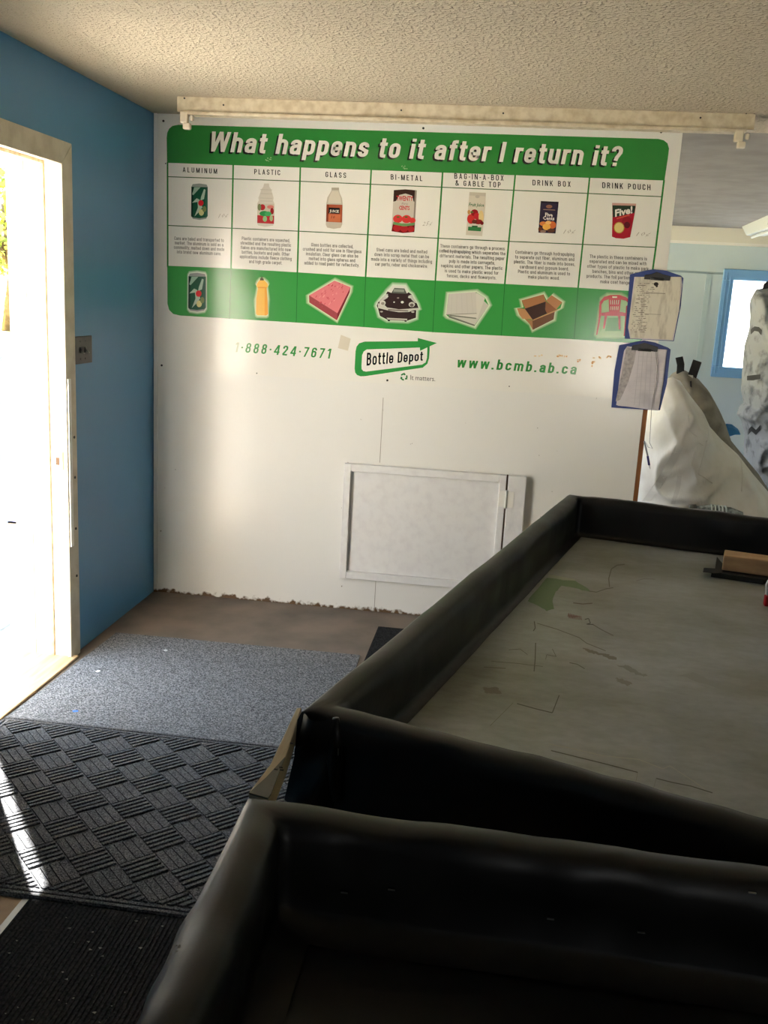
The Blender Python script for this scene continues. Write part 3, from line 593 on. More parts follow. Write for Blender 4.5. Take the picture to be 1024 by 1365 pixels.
# drink box
pr = Print(SG_Y-0.0001)
pr.poly(Z([(803, 216), (938, 222), (936, 250), (914, 462), (784, 456), (800, 246)]), (52, 44, 66)); pr.poly(Z([(803, 216), (938, 222), (934, 234), (808, 230)]), (34, 28, 40))
pr.ell(Z([(866, 258)])[0], 4.2, 2.4, (150, 104, 84)); pr.line(Z([(822, 280)])[0], Z([(912, 285)])[0], 1.0, (150, 124, 110))
letter(pr, 'Five', Z([(836, 332)])[0], Z([(894, 335)])[0], 5.0, (232, 226, 224), 0.03, res=1); letter(pr, 'Cents', Z([(818, 357)])[0], Z([(906, 362)])[0], 5.0, (232, 226, 224), 0.03, res=1)
for c_, r1, r2, cl in (((820, 388), 4.6, 3, (216, 130, 70)), ((890, 398), 5, 5, (212, 110, 60)), ((846, 412), 5.4, 4.4, (238, 178, 84)), ((860, 380), 4, 2.4, (240, 190, 120)), ((798, 430), 2.6, 3.4, (110, 60, 40)), ((880, 440), 5, 2.6, (96, 62, 50)), ((820, 446), 4, 1.8, (150, 120, 110))):
    pr.ell(Z([c_])[0], r1, r2, cl)
pr.build('drink_box_picture', INK, sign)
# pouch
Z = zoom(740, 230); pr = Print(SG_Y-0.0001)
pr.poly(Z([(434, 230), (616, 236), (606, 300), (570, 490), (520, 502), (462, 498), (432, 486), (436, 330)]), (176, 26, 46)); pr.poly(Z([(434, 230), (616, 236), (614, 252), (436, 248)]), (206, 160, 150))
pr.poly(Z([(436, 248), (612, 252), (602, 306), (440, 340)]), (40, 58, 44)); pr.ell(Z([(545, 374)])[0], 6.6, 7.6, (150, 20, 36)); pr.ell(Z([(547, 398)])[0], 4, 4.4, (92, 16, 28))
pr.ell(Z([(486, 418)])[0], 7.0, 7.6, (196, 150, 70)); pr.ell(Z([(486, 418)])[0], 6.0, 6.6, (230, 206, 130))
letter(pr, 'Five!', Z([(456, 334)])[0], Z([(588, 306)])[0], 9.4, (240, 236, 226), 0.035, res=2); pr.line(Z([(468, 350)])[0], Z([(566, 322)])[0], 1.2, (222, 90, 60))
pr.build('drink_pouch_picture', INK, sign)
# yellow bottle
HALO = (236, 242, 200); Z = zoom(220, 345); pr = Print(SG_Y-0.0001)
out = Z([(718, 160), (752, 162), (776, 186), (782, 208), (772, 224), (778, 300), (782, 420), (768, 430), (700, 428), (690, 416), (692, 300), (704, 224), (694, 206), (700, 184)])
pr.halo(out, 4.5, HALO, GRN2); pr.poly(out, (246, 192, 84)); pr.poly(Z([(756, 224), (772, 224), (778, 300), (782, 420), (768, 430), (756, 430)]), (240, 168, 60))
pr.poly(Z([(704, 212), (772, 214), (770, 224), (706, 222)]), (232, 160, 60)); pr.poly(Z([(720, 164), (722, 148), (730, 146), (732, 134), (738, 134), (740, 148), (748, 150), (750, 164)]), (92, 84, 66))
pr.build('yellow_bottle_picture', INK, sign)
# insulation slab
Z = zoom(400, 355); pr = Print(SG_Y-0.0001)
out = Z([(68, 220), (262, 108), (384, 158), (376, 200), (280, 410), (70, 274)])
pr.halo(out, 5, (226, 236, 200), GRN2); pr.poly(out, (206, 96, 104)); pr.poly(Z([(68, 220), (262, 108), (384, 158), (284, 356)]), (228, 130, 136)); pr.poly(Z([(68, 220), (284, 356), (280, 410), (70, 274)]), (168, 78, 84)); pr.poly(Z([(284, 356), (384, 158), (376, 200), (280, 410)]), (132, 52, 58))
random.seed(5)
for i in range(46):
    a_, b_ = random.random(), random.random(); x_ = 68+a_*200+b_*(105-a_*0); y_ = 220-a_*105+b_*(128-a_*85)
    ln = random.uniform(8, 24); s_ = random.uniform(-0.5, 0.3)
    if x_ > 330: continue
    pr.line(Z([(x_, y_)])[0], Z([(x_+ln*0.5, y_-ln*0.7)])[0], random.uniform(0.5, 1.3), random.choice([(236, 146, 148), (196, 66, 80), (206, 84, 96), (240, 160, 160)]), False)
pr.build('insulation_picture', INK, sign)
# stripped car
pr = Print(SG_Y-0.0001)
out = Z([(706, 144), (800, 148), (824, 196), (846, 212), (886, 280), (902, 322), (882, 330), (880, 390), (810, 414), (668, 408), (606, 376), (592, 320), (582, 300), (590, 276), (652, 210), (664, 190)])
pr.halo(out, 5, (222, 236, 214), GRN2); pr.poly(out, (60, 46, 46)); 
pr.poly(Z([(706, 144), (800, 148), (824, 196), (810, 206), (792, 168), (716, 164), (694, 202), (664, 190)]), (222, 222, 214)); pr.poly(Z([(716, 166), (790, 168), (806, 208), (700, 204)]), (96, 104, 96)); pr.poly(Z([(712, 172), (790, 176), (790, 196), (708, 192)]), (150, 156, 146))
pr.poly(Z([(652, 210), (668, 210), (664, 240), (610, 270), (600, 268)]), (196, 196, 190)); pr.poly(Z([(822, 224), (846, 214), (888, 280), (868, 276)]), (190, 190, 184))
pr.poly(Z([(590, 280), (640, 292), (660, 312), (750, 326), (824, 322), (860, 318), (902, 316), (898, 330), (858, 334), (826, 346), (750, 348), (666, 334), (592, 316)]), (206, 204, 196)); pr.poly(Z([(668, 324), (820, 334), (820, 342), (668, 334)]), (120, 112, 106))
for c_, r1, r2, cl in (((626, 278), 4.2, 3.6, (214, 212, 204)), ((848, 290), 4.2, 3.4, (206, 204, 196)), ((848, 294), 2.6, 2.2, (110, 100, 96)), ((628, 282), 2.4, 2, (150, 144, 136)), ((776, 272), 2, 1.6, (230, 228, 222)), ((714, 272), 1, 1, (224, 222, 216)), ((832, 234), 2.2, 1.4, (210, 208, 200)), ((660, 228), 1.8, 1.4, (214, 212, 204)), ((744, 240), 1.6, 1.0, (150, 140, 130)), ((618, 344), 2, 1, (180, 176, 168)), ((856, 346), 2.2, 1.2, (190, 186, 178))):
    pr.ell(Z([c_])[0], r1, r2, cl, 12)
pr.poly(Z([(656, 390), (814, 398), (812, 410), (668, 404)]), (196, 190, 180)); pr.poly(Z([(664, 404), (684, 405), (682, 416), (666, 416)]), (40, 32, 30)); pr.poly(Z([(792, 410), (810, 410), (808, 420), (794, 420)]), (40, 32, 30))
pr.build('stripped_car_picture', INK, sign)
# sheets
Z = zoom(580, 360); pr = Print(SG_Y-0.0001)
out = Z([(104, 180), (310, 166), (380, 210), (408, 268), (300, 425), (104, 356), (84, 338)])
pr.halo(out, 5.5, (232, 242, 216), GRN2); pr.poly(Z([(104, 345), (300, 420), (408, 268), (376, 238), (320, 200)]), (206, 202, 192)); pr.poly(Z([(104, 345), (300, 414), (300, 426), (104, 360)]), (120, 124, 112))
pr.poly(Z([(108, 338), (322, 366), (380, 212), (316, 172)]), (218, 214, 204)); pr.poly(Z([(108, 338), (314, 362), (312, 371), (110, 348)]), (128, 130, 118))
pr.poly(Z([(106, 180), (310, 166), (316, 328), (84, 338)]), (210, 206, 198)); pr.line(Z([(84, 338)])[0], Z([(316, 329)])[0], 0.9, (150, 148, 138))
for k in range(5): pr.line(Z([(130+k*36, 182-k*2)])[0], Z([(122+k*42, 333-k)])[0], 0.35, (196, 192, 184))
pr.build('paper_sheets_picture', INK, sign)
# cardboard box
pr = Print(SG_Y-0.0001)
out = Z([(656, 230), (824, 184), (846, 228), (884, 190), (966, 244), (952, 290), (908, 312), (900, 374), (742, 454), (724, 400), (680, 370), (640, 340), (622, 290), (672, 284)])
pr.halo(out, 5, (226, 238, 200), GRN2)
pr.poly(Z([(680, 292), (840, 236), (926, 296), (740, 378)]), (66, 42, 34)); pr.poly(Z([(840, 236), (926, 296), (850, 330), (836, 300)]), (150, 96, 60)); pr.poly(Z([(656, 230), (824, 184), (842, 238), (684, 292)]), (176, 122, 80)); pr.poly(Z([(842, 232), (884, 190), (966, 244), (920, 298)]), (190, 134, 90))
pr.poly(Z([(622, 290), (682, 294), (742, 378), (724, 372), (664, 370), (640, 340)]), (202, 146, 98)); pr.poly(Z([(740, 380), (910, 304), (900, 374), (742, 454)]), (116, 78, 52)); pr.poly(Z([(680, 370), (740, 380), (742, 454), (718, 410)]), (176, 126, 86)); pr.poly(Z([(740, 378), (952, 288), (910, 316), (744, 384)]), (206, 152, 104))
pr.build('cardboard_box_picture', INK, sign)
# red chair
Z = zoom(740, 350); pr = Print(SG_Y-0.0001); RD = (196, 42, 50)
glow = Z([(352, 280), (400, 246), (500, 246), (560, 280), (580, 400), (580, 540), (520, 560), (330, 560), (310, 540)])
pr.halo(glow, 4.5, (180, 208, 150), GRN2); pr.poly(glow, (168, 202, 140)); pr.poly(Z([(400, 420), (490, 420), (500, 520), (380, 520)]), (92, 160, 84)); pr.poly(Z([(352, 400), (376, 410), (360, 500), (336, 540)]), (150, 192, 124))
pr.poly(Z([(338, 300), (372, 260), (420, 246), (490, 246), (540, 262), (580, 300), (574, 330), (540, 290), (500, 280), (410, 278), (370, 290), (352, 320), (350, 380), (340, 380)]), RD)
pr.poly(Z([(408, 276), (500, 278), (490, 380), (410, 378)]), RD)
for k in range(5):
    pr.line(Z([(420+k*16, 284)])[0], Z([(422+k*14, 318)])[0], 0.9, (222, 216, 190)); pr.line(Z([(424+k*14, 332)])[0], Z([(424+k*13, 360)])[0], 0.8, (222, 216, 190))
pr.poly(Z([(434, 256), (472, 256), (470, 268), (436, 268)]), (226, 220, 196)); pr.poly(Z([(350, 382), (420, 372), (500, 374), (560, 388), (556, 406), (352, 404)]), RD); pr.poly(Z([(336, 320), (352, 330), (350, 400), (320, 550), (312, 548), (332, 420)]), RD)
pr.poly(Z([(376, 402), (394, 404), (376, 500), (364, 500)]), RD); pr.poly(Z([(478, 404), (496, 404), (496, 508), (484, 508)]), RD); pr.poly(Z([(540, 330), (556, 320), (552, 400), (530, 560), (520, 556)]), RD)
pr.build('red_chair_picture', INK, sign)
# pencil prices, stains, patch and screws
for s_, a_, b_ in (('10\u00a2', (291, 290.5), (305, 289)), ('25\u00a2', (563, 301), (577, 300)), ('10\u00a2', (751, 311.5), (768, 310.5)), ('10\u00a2', (848, 314.5), (868, 314.5))):
    letter(Print(), s_, a_, b_, 5.5, (168, 162, 152), -0.006, 1.2, 0.45, 1).build('pencil_price', PENCIL, sign, lift=0.0004)
random.seed(9)
for c_, n_, sx_, sy_ in (((750, 474.5), 9, 7, 1.2), ((772.5, 481), 5, 2, 1.6), ((803, 476), 10, 12, 2), ((792, 485), 6, 3, 3), ((718, 474), 4, 6, 1)):
    pr = Print()
    for i in range(n_): pr.ell((c_[0]+random.uniform(-sx_, sx_), c_[1]+random.uniform(-sy_, sy_)), random.uniform(0.8, 2.2), random.uniform(0.5, 1.4), random.choice([(226, 186, 132), (220, 160, 100), (230, 208, 170)]), 7)
    pr.build('stain', PENCIL, sign, lift=0.0006)
for c_ in ((358, 212), (539, 222)):
    pr = Print()
    for i in range(9): pr.ell((c_[0]+random.uniform(-4, 4), c_[1]+random.uniform(-2, 3)), random.uniform(0.4, 1.5), random.uniform(0.3, 0.9), (150, 186, 140), 6)
    pr.build('scrape', PENCIL, sign, lift=0.0006)
pr = Print(); pr.poly([(454.5, 446.3), (467.6, 451.5), (464, 467.5), (450.5, 464)], (214, 206, 188)); pr.build('tape_patch', mat('tape', (214, 206, 188), 0.5), sign, lift=0.0003)
for u, v in ((218, 161.3), (215.7, 487), (516.5, 507), (564.5, 171), (881.5, 176), (679, 515), (342.5, 497.5), (221, 218)):
    p = px(u, v, 1, -0.005); MB().tube([(p.x, -0.0045, p.z), (p.x, -0.0075, p.z)], 0.0055 if v not in (515, 497.5, 218) else 0.003, 8).build('screw', MATS['black_screw'], sign)

# ------------------------------------------------------------------ clipboards
def clipboard(cs, yb, label, papercol, col, sheets, name='clipboard', clip_px=None):
    root = empty(name, px(*cs['c'], 1, yb), label, 'clipboard', 'clipboards on the end of the partition')
    MB().prism([px(u, v, 1, yb) for u, v in cs['board']], (0, 0.004, 0)).build('board', col, root, bevel=0.001)
    for k, sh in enumerate(sheets):
        MB().prism([px(u, v, 1, yb-0.0015*(k+1)) for u, v in sh], (0, 0.0012, 0)).build('paper', papercol[k], root)
    c = clip_px; P = [px(u, v, 1, yb-0.006) for u, v in c]
    MB().prism(P, (0, 0.006, 0)).build('clip', mat('black_clip', (34, 34, 36), 0.4), root, bevel=0.002)
    a_, b_ = P[0]*0.75+P[1]*0.25, P[0]*0.25+P[1]*0.75
    MB().tube([a_+Vector((0, -0.006, 0.004)), b_+Vector((0, -0.006, 0.004))], 0.006, 10).build('clip_spring', MATS['black_clip'], root, smooth=True)
    return root
PAP1 = mat('grubby_paper', (226, 220, 206), 0.8, (190, 182, 168), scale=26, detail=8, lo=0.5, hi=0.72, stretch=(2, 1, 0.5))
PAP2 = mat('white_paper', (222, 216, 222), 0.8, (204, 198, 206), scale=14, lo=0.45, hi=0.7)
PAP3 = mat('grey_printed_form', (190, 184, 186), 0.8, (158, 152, 156), scale=60, lo=0.4, hi=0.65)
NAVY = mat('blue_clipboard', (34, 62, 138), 0.4, (28, 50, 118), scale=6)
z8 = lambda x_, y_: (820+x_/6.2, 340+y_/6.2)
cb1 = clipboard({'c': (868, 452), 'board': [z8(*p) for p in ((80, 690), (125, 160), (250, 130), (320, 117), (420, 128), (545, 170), (567, 190), (545, 420), (487, 712))]}, -0.020,
    'blue clipboard with grubby written sheets, upper of the two at the wall end', [PAP2, PAP1], NAVY,
    [[z8(*p) for p in ((125, 690), (108, 600), (160, 180), (550, 182), (556, 240), (530, 450), (482, 706))], [z8(*p) for p in ((130, 682), (110, 590), (170, 180), (545, 180), (530, 460), (470, 700))]],
    clip_px=[z8(*p) for p in ((240, 200), (455, 212), (462, 175), (400, 160), (345, 140), (300, 158), (245, 165))])
pr = Print(-0.0232)
random.seed(11)
for i in range(26):
    y_ = 235+i*16
    for k in range(random.randint(4, 9)):
        x_ = 175-0.13*(y_-235)+random.uniform(0, 120 if i > 4 else 150); pr.line(z8(x_, y_), z8(x_+random.uniform(6, 22), y_+random.uniform(-2, 3)), random.uniform(0.5, 0.9), random.choice([(120, 112, 102), (150, 142, 130)]), False)
pr.line(z8(255, 312), z8(415, 318), 0.8, (130, 122, 110)); pr.line(z8(240, 486), z8(380, 492), 0.7, (168, 160, 146))
pr.ell(z8(340, 240), 3.2, 2.6, (46, 42, 40)); pr.ell(z8(345, 256), 1.6, 1.8, (60, 54, 50), 8)
pr.build('handwriting', PENCIL, cb1)
cb2 = clipboard({'c': (855, 545), 'board': [z8(*p) for p in ((-30, 1260), (-5, 960), (35, 745), (150, 722), (240, 705), (330, 722), (440, 765), (460, 780), (430, 1060), (372, 1282), (345, 1284))]}, -0.016,
    'blue clipboard with a thick white pad of forms, lower of the two', [PAP2, PAP3, PAP2], NAVY,
    [[z8(*p) for p in ((10, 1240), (45, 960), (75, 790), (100, 755), (430, 782), (400, 1040), (360, 1282), (300, 1280))], [z8(*p) for p in ((5, 1210), (60, 950), (95, 760), (180, 775), (150, 1000), (60, 1190))], [z8(*p) for p in ((22, 1245), (110, 1050), (160, 880), (178, 775), (425, 785), (395, 1040), (358, 1280), (200, 1262))]],
    clip_px=[z8(*p) for p in ((135, 785), (350, 800), (358, 762), (300, 742), (245, 725), (190, 738), (142, 748))])
pr = Print(-0.0212)
for k in range(5): pr.line(z8(200+k*34, 800+k*3), z8(160+k*40, 1240+k*8), 0.45, (190, 184, 192), False)
for k in range(12): pr.line(z8(190-k*6, 840+k*34), z8(420-k*5, 850+k*34), 0.35, (206, 200, 208), False)
pr.build('ruled_lines', PENCIL, cb2)
pen = empty('pen', px(861, 590, 1, -0.012), 'blue and white pen hanging on a string below the clipboards', 'pen')
a_, b_, c_, d_ = [px(u, v, 1, -0.012) for u, v in ((859, 588), (863.5, 608), (865.5, 620), (867, 625.5))]
MB().tube([a_, b_], 0.0042, 8).build('barrel', mat('pale_pen', (150, 150, 158), 0.3), pen, smooth=True)
MB().tube([b_, c_], 0.0055, 8).build('grip', mat('violet_grip', (44, 34, 112), 0.4), pen, smooth=True)
MB().tube([c_, d_], [0.0045, 0.0012], 8).build('tip', mat('pen_tip', (214, 214, 214), 0.3), pen, smooth=True)
MB().tube([px(u, v, 1, -0.024) for u, v in ((874.5, 468), (876.5, 490), (875, 510), (871, 530), (868.5, 548))]+[px(u, v, 1, -0.013) for u, v in ((867, 575), (866, 590), (870, 598), (864, 596), (861.5, 590))], 0.0012, 5).build('string', mat('grey_string', (128, 120, 122), 0.9), pen, smooth=True)

# ------------------------------------------------------------------ floor mats
def carpet(name, a, b, scale, bump, c3=None):
    M = mat(name, a, 0.95, b, scale=scale, detail=3, lo=0.38, hi=0.66, bump=bump, bscale=scale*1.1, spec=0.1); return M
CARP = carpet('grey_flecked_carpet', (80, 82, 86), (150, 152, 156), 170, 0.9)
MATB = carpet('charcoal_mat', (66, 67, 70), (120, 121, 124), 200, 0.7)
RIBM = carpet('black_ribbed_mat', (38, 38, 40), (58, 58, 60), 120, 0.5)
P0 = [px(155, 843, 2, 0.009), px(480, 873, 2, 0.009), px(368, 996, 2, 0.009), px(0, 954, 2, 0.009)]
P0[0].x = max(P0[0].x, 0.05); P0[3].x = 0.045
right = Vector((1.30, P0[1].y-0.004, 0.009)); right2 = Vector((1.34, P0[2].y-0.012, 0.009))
cm = empty('carpet_mat', (0.6, -1.1, 0), 'plain grey flecked carpet mat on the floor beside the doorway', 'mat')
MB().prism([P0[0], Vector((P0[1].x, P0[1].y, .009)), Vector((P0[1].x+0.03, P0[2].y, .009)), P0[3]], (0, 0, -0.0085)).build('carpet', CARP, cm)
random.seed(21)
for u, v, cl in ((131, 895, (226, 226, 222)), (101, 948, (60, 120, 220)), (56, 905, (70, 140, 230)), (60, 870, (200, 205, 210)), (221, 867, (190, 194, 198))):
    p = px(u, v, 2, 0.0095); r_ = 0.012
    tag(MB().prism([(p.x+r_*math.cos(t)*random.uniform(.5, 1.1), p.y+r_*math.sin(t)*random.uniform(.5, 1.1), 0.0092) for t in [i*math.pi/3 for i in range(6)]], (0, 0, 0.002)).build('paper_scrap', mat('scrap_%d_%d_%d' % cl, cl, 0.7)),
        {131: 'small white paper scrap lying on the grey carpet mat', 101: 'small blue scrap lying near the seam of the two mats', 56: 'pale blue scrap by the door threshold', 60: 'pale scrap in the corner between door casing and carpet', 221: 'tiny pale scrap near the middle of the carpet'}[u], 'scrap')
# patterned mat with parquet ribs
B0 = P0[3].y-0.004; by1 = -2.588; bx0_, bx1_ = 0.045, 1.36
pm = empty('parquet_mat', (0.7, -2.1, 0), 'charcoal door mat with a raised diagonal parquet pattern', 'mat')
MB().box((bx0_, by1, 0), (bx1_, B0-0.002, 0.009)).build('base', MATB, pm)
def clip_poly(poly, x0, x1, y0, y1):
    for ax, lim, sg in ((0, x0, 1), (0, x1, -1), (1, y0, 1), (1, y1, -1)):
        out = []
        for i in range(len(poly)):
            a_, b_ = poly[i], poly[(i+1) % len(poly)]; ia, ib = sg*(a_[ax]-lim) >= 0, sg*(b_[ax]-lim) >= 0
            if ia: out.append(a_)
            if ia != ib:
                t = (lim-a_[ax])/(b_[ax]-a_[ax]); out.append((a_[0]+t*(b_[0]-a_[0]), a_[1]+t*(b_[1]-a_[1])))
        poly = out
        if len(poly) < 3: return []
    return poly
rv = Vector((0.0743, 0.0743)); sv = Vector((0.0743, -0.0743)); org = Vector((0.213, -1.817))
ribs = MB(); flats = MB()
def strip(mb, o, p, a0, a1, b0, b1, z0, z1):
    c4 = [o+p[0]*a0+p[1]*b0, o+p[0]*a1+p[1]*b0, o+p[0]*a1+p[1]*b1, o+p[0]*a0+p[1]*b1]
    pl = clip_poly([(v.x, v.y) for v in c4], bx0_+0.03, bx1_-0.03, by1+0.035, B0-0.035)
    if len(pl) >= 3: mb.prism([(x_, y_, z0) for x_, y_ in pl], (0, 0, z1-z0))
for i in range(-14, 20):
    for j in range(-14, 20):
        o = org+rv*i+sv*j
        if not (bx0_-0.15 < o.x < bx1_+0.1 and by1-0.15 < o.y < B0+0.15): continue
        if (i+j) % 2 == 0:
            for k in range(5): strip(ribs, o, (rv, sv), 0.02, 0.98, 0.05+k*0.19, 0.05+k*0.19+0.10, 0.009, 0.0155)
        else:
            for k in range(4): strip(flats, o, (rv, sv), 0.03+k*0.245, 0.03+k*0.245+0.215, 0.02, 0.98, 0.009, 0.0135)
ribs.build('rib_pattern', MATB, pm, kind='stuff'); flats.build('tile_pattern', MATB, pm, kind='stuff')
for k in (0.0, 0.017):
    MB().box((bx0_+k, by1+k, 0.009), (bx1_-k, by1+k+0.012, 0.015)).build('border_rib', MATB, pm, bevel=0.002)
    MB().box((bx0_+k, B0-0.014-k, 0.009), (bx1_-k, B0-0.003-k, 0.015)).build('border_rib', MATB, pm, bevel=0.002)
    MB().box((bx0_+k, by1+0.03, 0.009), (bx0_+k+0.012, B0-0.03, 0.015)).build('border_rib', MATB, pm, bevel=0.002)
# ribbed black mats
c1 = px(37, 1203, 2, 0); c2 = px(0, 1233, 2, 0)
rm = empty('black_runner_mat', (0.95, -3.2, 0), 'black ribbed runner mat in the near corner below the parquet mat', 'mat')
def ribbed(root, x0, x1, y0, y1, z, pitch, M, along='y'):
    MB().box((x0, y0, 0), (x1, y1, z)).build('base', M, root)
    r_ = MB(); n = int(((x1-x0) if along == 'y' else (y1-y0))/pitch)
    for i in range(n):
        if along == 'y': r_.box((x0+i*pitch+pitch*.2, y0+.004, z), (x0+i*pitch+pitch*.75, y1-.004, z+0.003))
        else: r_.box((x0+.004, y0+i*pitch+pitch*.2, z), (x1-.004, y0+i*pitch+pitch*.75, z+0.003))
    r_.build('rib_pattern', M, root, kind='stuff')
ribbed(rm, c1.x, 1.36, -3.75, by1-0.003, 0.005, 0.012, RIBM)
random.seed(17); lint = MB()
for i in range(90):
    x_, y_ = random.uniform(c1.x+.02, 1.3), random.uniform(-3.2, by1-.02); r_ = random.uniform(.0012, .0035); a_ = random.uniform(0, 3)
    lint.prism([(x_+r_*math.cos(a_+t)*(2 if t in (0, 2) else .7), y_+r_*math.sin(a_+t), 0.008) for t in (0, 1, 2, 4)], (0, 0, 0.0012))
lint.build('lint', mat('pale_lint', (150, 148, 142), 0.9), rm, kind='stuff')
struct(MB().box((c1.x-0.018, -3.75, 0), (c1.x-0.001, by1-0.003, 0.004)).build('trim_mat_edge', mat('bare_metal_strip', (206, 204, 200), 0.4)))
tan = MB().box((0.3, -3.75, 0.0), (c1.x-0.019, by1-0.003, 0.002)).build('floor_patch', mat('tan_floor_patch', (176, 148, 116), 0.7, (150, 124, 96), scale=12)); struct(tan)
cm2 = empty('black_corner_mat', (1.5, -0.4, 0), 'small black ribbed mat on the brown floor beside the table', 'mat')
q0 = px(455, 868, 2, 0.006); q1 = px(505, 838, 2, 0.006)
ribbed(cm2, 1.24, 1.85, -0.80, -0.24, 0.006, 0.02, RIBM, 'x')

# ------------------------------------------------------------------ tarp lined sorting tables
def vinyl():
    M = mat('black_vinyl_tarp', (15, 15, 15), 0.44, (21, 20, 18), scale=5, lo=0.4, hi=0.7, bump=0.3, bscale=5, spec=0.32)
    return M
VINYL = vinyl()
def inset(poly, o):
    n = len(poly); out = []
    for i in range(n):
        a_, b_, c_ = poly[i-1], poly[i], poly[(i+1) % n]
        d1 = (b_-a_).normalized(); d2 = (c_-b_).normalized(); n1 = Vector((d1.y, -d1.x)); n2 = Vector((d2.y, -d2.x))
        p = a_+n1*o; r = b_+n2*o; den = d1.x*d2.y-d1.y*d2.x; t = ((r.x-p.x)*d2.y-(r.y-p.y)*d2.x)/den
        out.append(p+d1*t)
    return out
def liner(quad, zr, zf, thick, wr=0.004, seed=0, skirt=0.22, floor_in=0.03):
    """quad is clockwise seen from above: far-left, far-right, near-right, near-left"""
    prof = [(0.004, zr-skirt), (-0.004, zr-skirt*0.6), (-0.008, zr-0.10), (-0.006, zr-0.05), (-0.005, zr-0.022), (0.0, zr-0.008), (0.010, zr-0.001), (thick*0.5, zr), (thick-0.010, zr-0.001), (thick, zr-0.008), (thick+0.004, zr-0.03), (thick+0.003, zr-0.07), (thick+0.003, (zr+zf)/2-0.02), (thick+0.004, zf+0.02), (thick+0.010, zf+0.006), (thick+floor_in, zf+0.003)]
    NS = 56; rings = [inset(quad, o) for o, z in prof]; vs = []; fs = []; np_ = len(prof); tot = NS*4
    for s in range(4):
        for k in range(NS):
            t = k/NS
            for j, (o, z) in enumerate(prof):
                a_, b_ = rings[j][s], rings[j][(s+1) % 4]; p = a_.lerp(b_, t)
                d = (b_-a_).normalized(); nn = Vector((d.y, -d.x)); edge = min(1, min(t, 1-t)*12)
                w1 = noise.noise(Vector((p.x*5+seed, p.y*5, z*7)))*wr*2.2; w2 = noise.noise(Vector((p.x*17, p.y*17+seed, z*9)))*wr*0.8
                top = 1 if 5 <= j <= 9 else 0
                am = (0.35 if top else 1.0)*(1.0 if j not in (13, 14, 15) else 0.2)*edge
                vs.append((p.x+nn.x*(w1+w2)*am, p.y+nn.y*(w1+w2)*am, z+(w1*0.7+w2*0.5)*(top)*edge))
    for s in range(tot):
        for j in range(np_-1): a_, b_ = s*np_+j, ((s+1) % tot)*np_+j; fs.append((a_, a_+1, b_+1, b_))
    return MB().add(vs, fs)
ZR, ZF = 0.85, 0.695
V2 = lambda p: Vector((p.x, p.y))
FL, FR_, NL, NR_ = [V2(px(u, v, 2, ZR)) for u, v in ((757, 658), (1024, 689), (402, 944), (1024, 1106))]
ef = (FR_-FL).normalized(); en = (NR_-NL).normalized()
FRq, NRq = FL+ef*0.98, NL+en*0.93
quad1 = [FL, FRq, NRq, NL]
cen = sum(quad1, Vector((0, 0)))/4
tab = empty('sorting_table', (cen.x, cen.y, 0), 'long sorting table with a worn grey metal top inside a black tarp rim', 'table')
liner(quad1, ZR, ZF, 0.055, 0.0065, 3).build('tarp_rim', VINYL, tab, smooth=True)
def top_metal():
    M = mat('worn_grey_metal', (150, 152, 146), 0.42, None, bump=0.04, bscale=8)
    t = M.node_tree; b = t.nodes['Principled BSDF']; tcn = t.nodes.new('ShaderNodeTexCoord'); mp = t.nodes.new('ShaderNodeMapping'); mp.inputs['Rotation'].default_value = (0, 0, 0.3); mp.inputs['Scale'].default_value = (1, 1.6, 1)
    t.links.new(tcn.outputs['Object'], mp.inputs[0])
    n = t.nodes.new('ShaderNodeTexNoise'); n.inputs['Scale'].default_value = 1.7; n.inputs['Detail'].default_value = 10; n.inputs['Roughness'].default_value = 0.65
    r = t.nodes.new('ShaderNodeValToRGB'); e = r.color_ramp.elements
    e[0].position = 0.34; e[0].color = lin(134, 134, 118); e[1].position = 0.68; e[1].color = lin(186, 193, 196)
    x_ = e.new(0.5); x_.color = lin(162, 166, 162)
    n2 = t.nodes.new('ShaderNodeTexNoise'); n2.inputs['Scale'].default_value = 26; n2.inputs['Detail'].default_value = 8
    r2 = t.nodes.new('ShaderNodeValToRGB'); r2.color_ramp.elements[0].position = 0.35; r2.color_ramp.elements[0].color = (0.75, 0.75, 0.75, 1); r2.color_ramp.elements[1].position = 0.6; r2.color_ramp.elements[1].color = (1, 1, 1, 1)
    mm = t.nodes.new('ShaderNodeMixRGB'); mm.blend_type = 'MULTIPLY'; mm.inputs[0].default_value = 0.5
    rr = t.nodes.new('ShaderNodeMapRange'); rr.inputs['To Min'].default_value = 0.24; rr.inputs['To Max'].default_value = 0.44
    for nn in (n, n2): t.links.new(mp.outputs[0], nn.inputs['Vector'])
    t.links.new(n.outputs['Fac'], r.inputs[0]); t.links.new(n2.outputs['Fac'], r2.inputs[0]); t.links.new(r.outputs[0], mm.inputs[1]); t.links.new(r2.outputs[0], mm.inputs[2]); t.links.new(mm.outputs[0], b.inputs['Base Color'])
    t.links.new(n2.outputs['Fac'], rr.inputs['Value']); t.links.new(rr.outputs[0], b.inputs['Roughness']); return M
TOPM = top_metal()
qi = inset(quad1, 0.02)
MB().prism([(p.x, p.y, ZF) for p in qi], (0, 0, -0.02)).build('metal_top', TOPM, tab)
GREYW = grain('grey_leg_wood', (120, 104, 84), (96, 82, 64), 2)
for p in inset(quad1, 0.07): MB().box((p.x-0.04, p.y-0.04, 0), (p.x+0.04, p.y+0.04, ZF-0.02)).build('leg', GREYW, tab)
